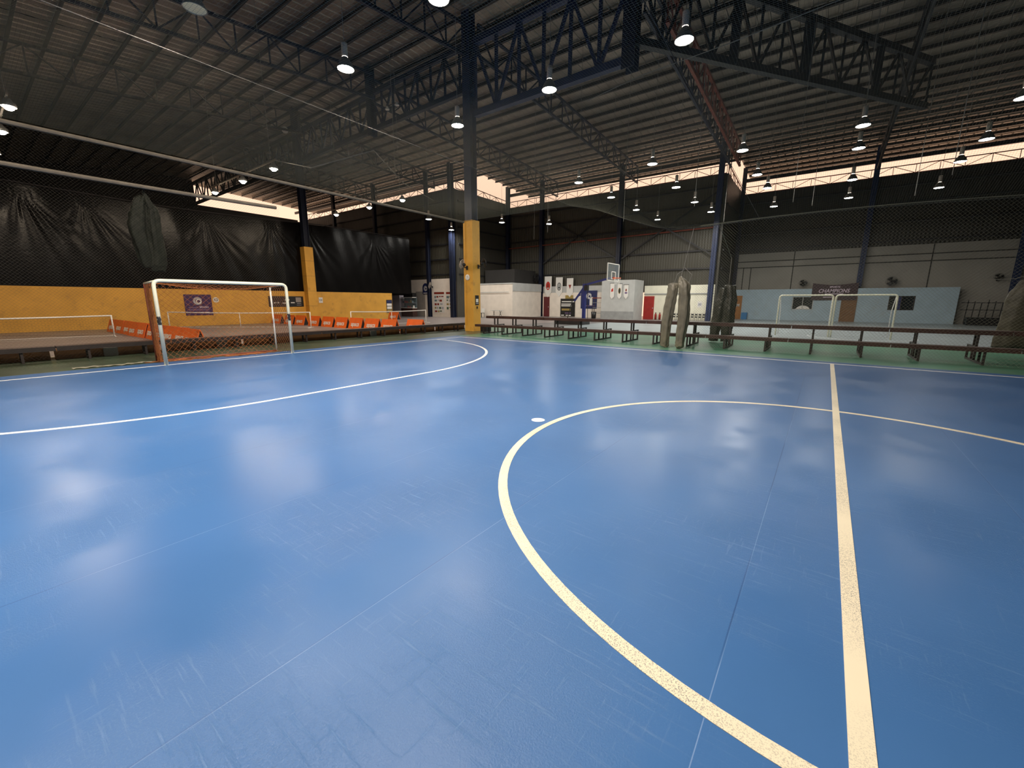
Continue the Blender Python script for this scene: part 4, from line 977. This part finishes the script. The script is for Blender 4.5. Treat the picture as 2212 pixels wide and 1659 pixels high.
# basketball hoop
h = root('basketball_stand', 'blue portable basketball stand with clear backboard', 'basketball stand', (-.4, 12.6, .005))
MB().box(-2.0, .2, -.55, .55, 0, .32).make('base', M_STEELK, h)
MB().beam((0, 0, .3), (-.02, 0, 2.75), .17, .2).make('mast', M_BLUEP, h)
m = MB(); m.beam((-.75, 0, 1.6), (.1, 0, 2.72), .09, .11); m.beam((.05, 0, 2.68), (1.95, 0, 3.1), .09, .12); m.beam((-.05, 0, 2.1), (-.55, 0, 1.9), .06, .06); m.make('arm', M_BLUEP, h)
MB().box(.02, .25, -.14, .14, 2.3, 2.65).make('counterweight', M_BLK, h)
MB().beam((.3, 0, 0.3), (.22, 0, 2.5), .03, .03).make('strut', M_BLK, h)
MB().beam((-.9, 0, 1.7), (-1.3, 0, .3), .04, .04).make('rear_strut', M_BLK, h)
bb = MB().box(2.0, 2.02, -.9, .9, 2.9, 3.95).make('backboard', M_CLRGL, h)
f = MB()
for (a, b_) in (((2.01, -.9, 2.9), (2.01, .9, 2.9)), ((2.01, -.9, 3.95), (2.01, .9, 3.95)), ((2.01, -.9, 2.9), (2.01, -.9, 3.95)), ((2.01, .9, 2.9), (2.01, .9, 3.95)), ((2.03, -.3, 3.0), (2.03, .3, 3.0)), ((2.03, -.3, 3.45), (2.03, .3, 3.45)), ((2.03, -.3, 3.0), (2.03, -.3, 3.45)), ((2.03, .3, 3.0), (2.03, .3, 3.45))): f.beam(a, b_, .05, .05)
f.make('board_frame', M_PAPER, h)
MB().tube([(2.3+.23*math.cos(t*PI/12), .23*math.sin(t*PI/12), 3.05) for t in range(25)], .018, 8).make('rim', M_HOOP, h, smooth=True)
m = MB()
for t in range(10):
    for q in (1, -1): m.tube([(2.3+(.23-.1*k/4)*math.cos((t+q*k*.5)*PI/5), (.23-.1*k/4)*math.sin((t+q*k*.5)*PI/5), 3.04-.1*k) for k in range(5)], .005, 4)
m.make('hoop_net', M_PAPER, [c for c in kids(h) if c.name.startswith('rim')][0])
MB().box(2.02, 2.1, -.08, .08, 2.98, 3.12).make('rim_bracket', M_HOOP, h)
# grey block with small pennants
wall('wall_store', M_GREYW, -3.5, -.45, 22.0, 24.15, 0, 3.42, 'pale grey store block with three small pennants')
struct(MB().box(-3.5, -.45, 21.96, 22.0, 0, .72).make('trim_3', M_SKIRT))
for x, zc, hh, kd, lb in ((-2.46, 2.47, 1.38, 'flame', 'small white pennant with a red emblem on the grey store block'), (-1.78, 2.45, 1.32, 'dark', 'small white pennant with a dark oval emblem on the grey store block'), (-1.18, 2.40, 1.22, 'crest', 'small white pennant with a little red crest, rightmost on the store block')):
    pennant((x, 21.945, zc), .38, hh, lb, kd, 'small pennants')
# shelving left of block
sh = root('steel_rack', 'dark steel rack with red top rail beside the grey store block', 'rack', (-4.0, 22.6, 0))
for x in (-.55, .4):
    for y in (-.2, .2): MB().box(x-.02, x+.02, y-.02, y+.02, 0, 1.9).make('upright', M_BLEG, sh)
for z in (.5, 1.0, 1.45): MB().box(-.55, .4, -.2, .2, z, z+.03).make('shelf', M_SKIRT, sh)
MB().box(-.6, .45, -.24, -.2, 1.85, 1.93).make('top_rail', M_RED, sh)
o = tag(MB().lathe([(0, 0), (.2, 0), (.24, .65), (.22, .65), (.18, .03)], 18).make('bin', M_BLK, smooth=True), 'black bin in front of the steel rack', 'bin'); o.location = (-4.1, 21.8, 0)
# low walls in the middle, red door
wall('wall_middle_low', M_BEIGE, -.45, 5.4, 24.45, 24.78, 0, 2.97, 'cream low wall with the red door')
struct(MB().box(-.45, 5.35, 24.38, 24.45, 2.2, 2.28).make('trim_4', M_SKIRT))
d3 = struct(MB().box(-.42, .5, 24.40, 24.45, 0, 2.05).make('door_3', M_REDD), 'bright red door in the cream wall')
MB().box(.38, .44, 24.36, 24.40, .95, 1.05).make('door_handle', M_SILV, d3)
s = sign('notice', 'small white notice left of the blue steel post', 'notice', (4.35, 24.44, 1.35), DY, .36, .5, M_PAPER); MB().box(-.12, .12, -.1, .1, .012, .015).make('printed_block', M_SILV, s)
fe = root('fire_extinguisher', 'red fire extinguisher standing right of the red door', 'extinguisher', (1.15, 24.2, 0))
MB().lathe([(0, 0), (.09, 0), (.09, .45), (.04, .55), (0, .56)], 14).make('cylinder', M_REDD, fe, smooth=True); MB().box(-.05, .05, -.02, .02, .55, .62).make('valve', M_BLK, fe)
fe2 = dup(fe, (.78, 24.22, 0), None, 'second red fire extinguisher close to the red door')
dr = tag(MB().lathe([(0, 0), (.24, 0), (.24, .34), (0, .34)], 24).make('hose_reel', M_REDD, M=frame((1.85, 24.44, 1.35), DY), smooth=True), 'round red hose reel on the cream wall behind the olive tarpaulin', 'hose reel')
for i in range(9):
    b = root('folding_chair', 'dark folded metal chair leaning at the cream wall, first from the left', 'chair', (2.4+i*.3, 24.1, 0), group='folded chairs along the cream wall') if i == 0 else None
    if b:
        m = MB()
        for s_ in (-.09, .09): m.tube([(s_, 0, 0), (s_, .12, .62)], .012, 6)
        m.make('frame', M_STEELK, b); MB().beam((-.09, .11, .5), (.09, .11, .5), .02, .12).make('backrest', M_STEELK, b); MB().beam((-.09, .05, .3), (.09, .05, .3), .02, .1).make('seat', M_STEELK, b)
        fc = b; fct = tree_of(b)
    else: dup(fc, (2.4+i*.3, 24.1, 0), None, 'dark folded metal chair leaning at the cream wall, %s from the left' % ORD[i], fct)

# ---------------------------------------------------------------- blue wall, right
wb = MB()
def seg(x0, x1, zz0, zz1): wb.box(x0, x1, 30.3, 30.45, zz0, zz1)
seg(5.7, 6.62, 0, 2.66) if False else None
for (x0, x1, a, b_) in ((5.7, 10.5, 0, 2.66), (10.5, 12.0, 0, .93), (10.5, 12.0, 2.02, 2.66), (12.0, 16.75, 0, 2.66), (16.75, 18.25, 0, .97), (16.75, 18.25, 2.04, 2.66), (18.25, 20.5, 0, 2.66)): seg(x0, x1, a, b_)
struct(wb.make('wall_right_low', M_BLUEW), 'pale blue low wall with two window openings')
struct(MB().box(5.7, 20.5, 30.45, 30.94, 2.5, 2.58).make('ceiling_low', M_SKIRT)) 
d4 = struct(MB().box(5.75, 6.65, 30.26, 30.3, 0, 2.12).make('door_4', M_BRD), 'orange-brown toilet door')
text('door_lettering', 'M', .34, 0, 0, 0, M_PAPER, d4, bold=.008).matrix_local = frame((6.35, 30.255, 1.25), DY)
MB().prism([(-.12, .08), (.12, .08), (.05, -.08), (-.05, -.08)], 0, .008).make('door_symbol', M_PAPER, d4).matrix_local = frame((6.15, 30.26, 1.62), DY)
d5 = struct(MB().box(13.85, 14.85, 30.26, 30.3, 0, 2.05).make('door_5', M_BRDD), 'dark brown door under the banner')
for n_, (x0, x1, a, b_, lb) in enumerate(((10.5, 12.0, .93, 2.02, 'left window opening with something white inside'), (16.75, 18.25, .97, 2.04, 'right window opening with dark blue curtain'))):
    w = struct(MB().box(x0, x1, 30.50, 30.52, a, b_).make('window_%d' % (n_+1), M_GLASS), lb)
    fr = MB()
    for q in ((x0, x0+.06, a, b_), (x1-.06, x1, a, b_), (x0, x1, a, a+.05), (x0, x1, b_-.05, b_), ((x0+x1)/2-.02, (x0+x1)/2+.02, a, b_)): fr.box(q[0], q[1], 30.36, 30.48, q[2], q[3])
    fr.make('window_frame', M_BLEG if n_ else M_GREYW, w)
    if n_: MB().box(x0+.55, x0+.72, 30.46, 30.495, a, b_).make('curtain', M_NAVY, w)
    else:
        MB().grid(lambda u, v: (x0+.3+u*1.0, 30.47, a+.06+.28*math.sin(PI*u)**.6*v), 10, 3).make('inner_cloth', M_PAPER, w)
o = tag(MB().box(-.22, .22, -.18, .18, 0, .62).make('bin', M_BLUBIN), 'blue plastic bin beside the toilet door', 'bin'); o.location = (6.98, 30.0, 0)
bn = root('banner', 'sagging dark maroon banner with white lettering above the right goals', 'banner', M=frame((13.3, 30.27, 2.42), DY))
def bf(u, v): return (-1.5+3.0*u, -.70+v*(1.40-.16*math.sin(PI*u)), .02+.03*math.sin(u*9+v*3))
m = MB().grid(bf, 24, 10); bo = m.make('cloth', mat('dark_maroon_cloth', (.045, .022, .028), .5, bump=.2, bs=4), bn, smooth=True)
text('lettering', 'SPORTS', .2, .0, .36, .075, M_PINK, bn, bold=.004)
text('lettering', 'CHAMPIONS', .42, -.05, .04, .075, M_PINK, bn, bold=.006, sx=.85, shear=.2)
MB().box(-.6, .6, -.22, -.16, .07, .075).make('printed_line', M_PINK, bn); MB().box(-.7, -.1, -.48, -.42, .07, .075).make('printed_line', M_PINK, bn)
# bike rack / dumbbells at far right behind the blue wall end
rk = root('storage_rack', 'dark rail rack with hanging bars beyond the end of the blue wall', 'rack', (21.6, 29.8, 0))
for z in (1.55, 1.05): MB().beam((-1.0, 0, z), (2.4, 0, z), .05, .05).make('rail', M_STEELK, rk)
for k in range(8): MB().beam((-.7+k*.33, 0, .1), (-.65+k*.33, 0, 1.75-.1*(k % 3)), .05, .05).make('hanging_bar', M_STEELK, rk)
tag(MB().box(20.9, 24.0, 29.0, 29.7, 0, .55).make('dark_mat_pile', M_BLK), 'dark pile of mats on the floor beyond the blue wall', 'mat')
# small furniture behind the pillar
ch = root('plastic_chair', 'small dark chair with a white cloth right of the yellow pillar', 'chair', (-14.6, 18.2, 0))
MB().box(-.22, .22, -.22, .22, .40, .44).make('seat', M_BLK, ch); MB().beam((0, .2, .44), (0, .28, .85), .4, .03, (0, 1, 0)).make('backrest', M_PAPER, ch)
for sx_, sy_ in ((-.2, -.2), (.2, -.2), (-.2, .2), (.2, .2)): MB().box(sx_-.015, sx_+.015, sy_-.015, sy_+.015, 0, .4).make('leg', M_BLK, ch)
tb = root('folding_table', 'small pale folding table against the white office wall', 'table', (-12.7, 18.3, 0))
MB().box(-.6, .6, -.3, .3, .68, .72).make('tabletop', M_GREYW, tb)
for sx_ in (-.4, .4): MB().beam((sx_-.15, 0, 0), (sx_+.15, 0, .68), .03, .03).make('leg', M_STEELK, tb); MB().beam((sx_+.15, .1, 0), (sx_-.15, .1, .68), .03, .03).make('leg', M_STEELK, tb)
tag(MB().box(-18.9, -14.4, 23.6, 24.5, 3.4, 4.7).make('dark_crate_stack', M_DARK), 'large dark storage boxes on top of the office block', 'boxes') if False else None
wall('wall_loft', M_DARK, -16.0, -12.2, 20.5, 24.2, 3.32, 4.7, 'dark boxes stored on top of the office block')
bc = root('black_bin', 'black crate under the bench end by the pillar', 'crate', (-1.35, 3.3, .004))
MB().box(-.2, .2, -.2, .2, 0, .34).make('body', M_BLK, bc); MB().box(-.22, .22, -.22, .22, .34, .37).make('rim', M_STEELK, bc)
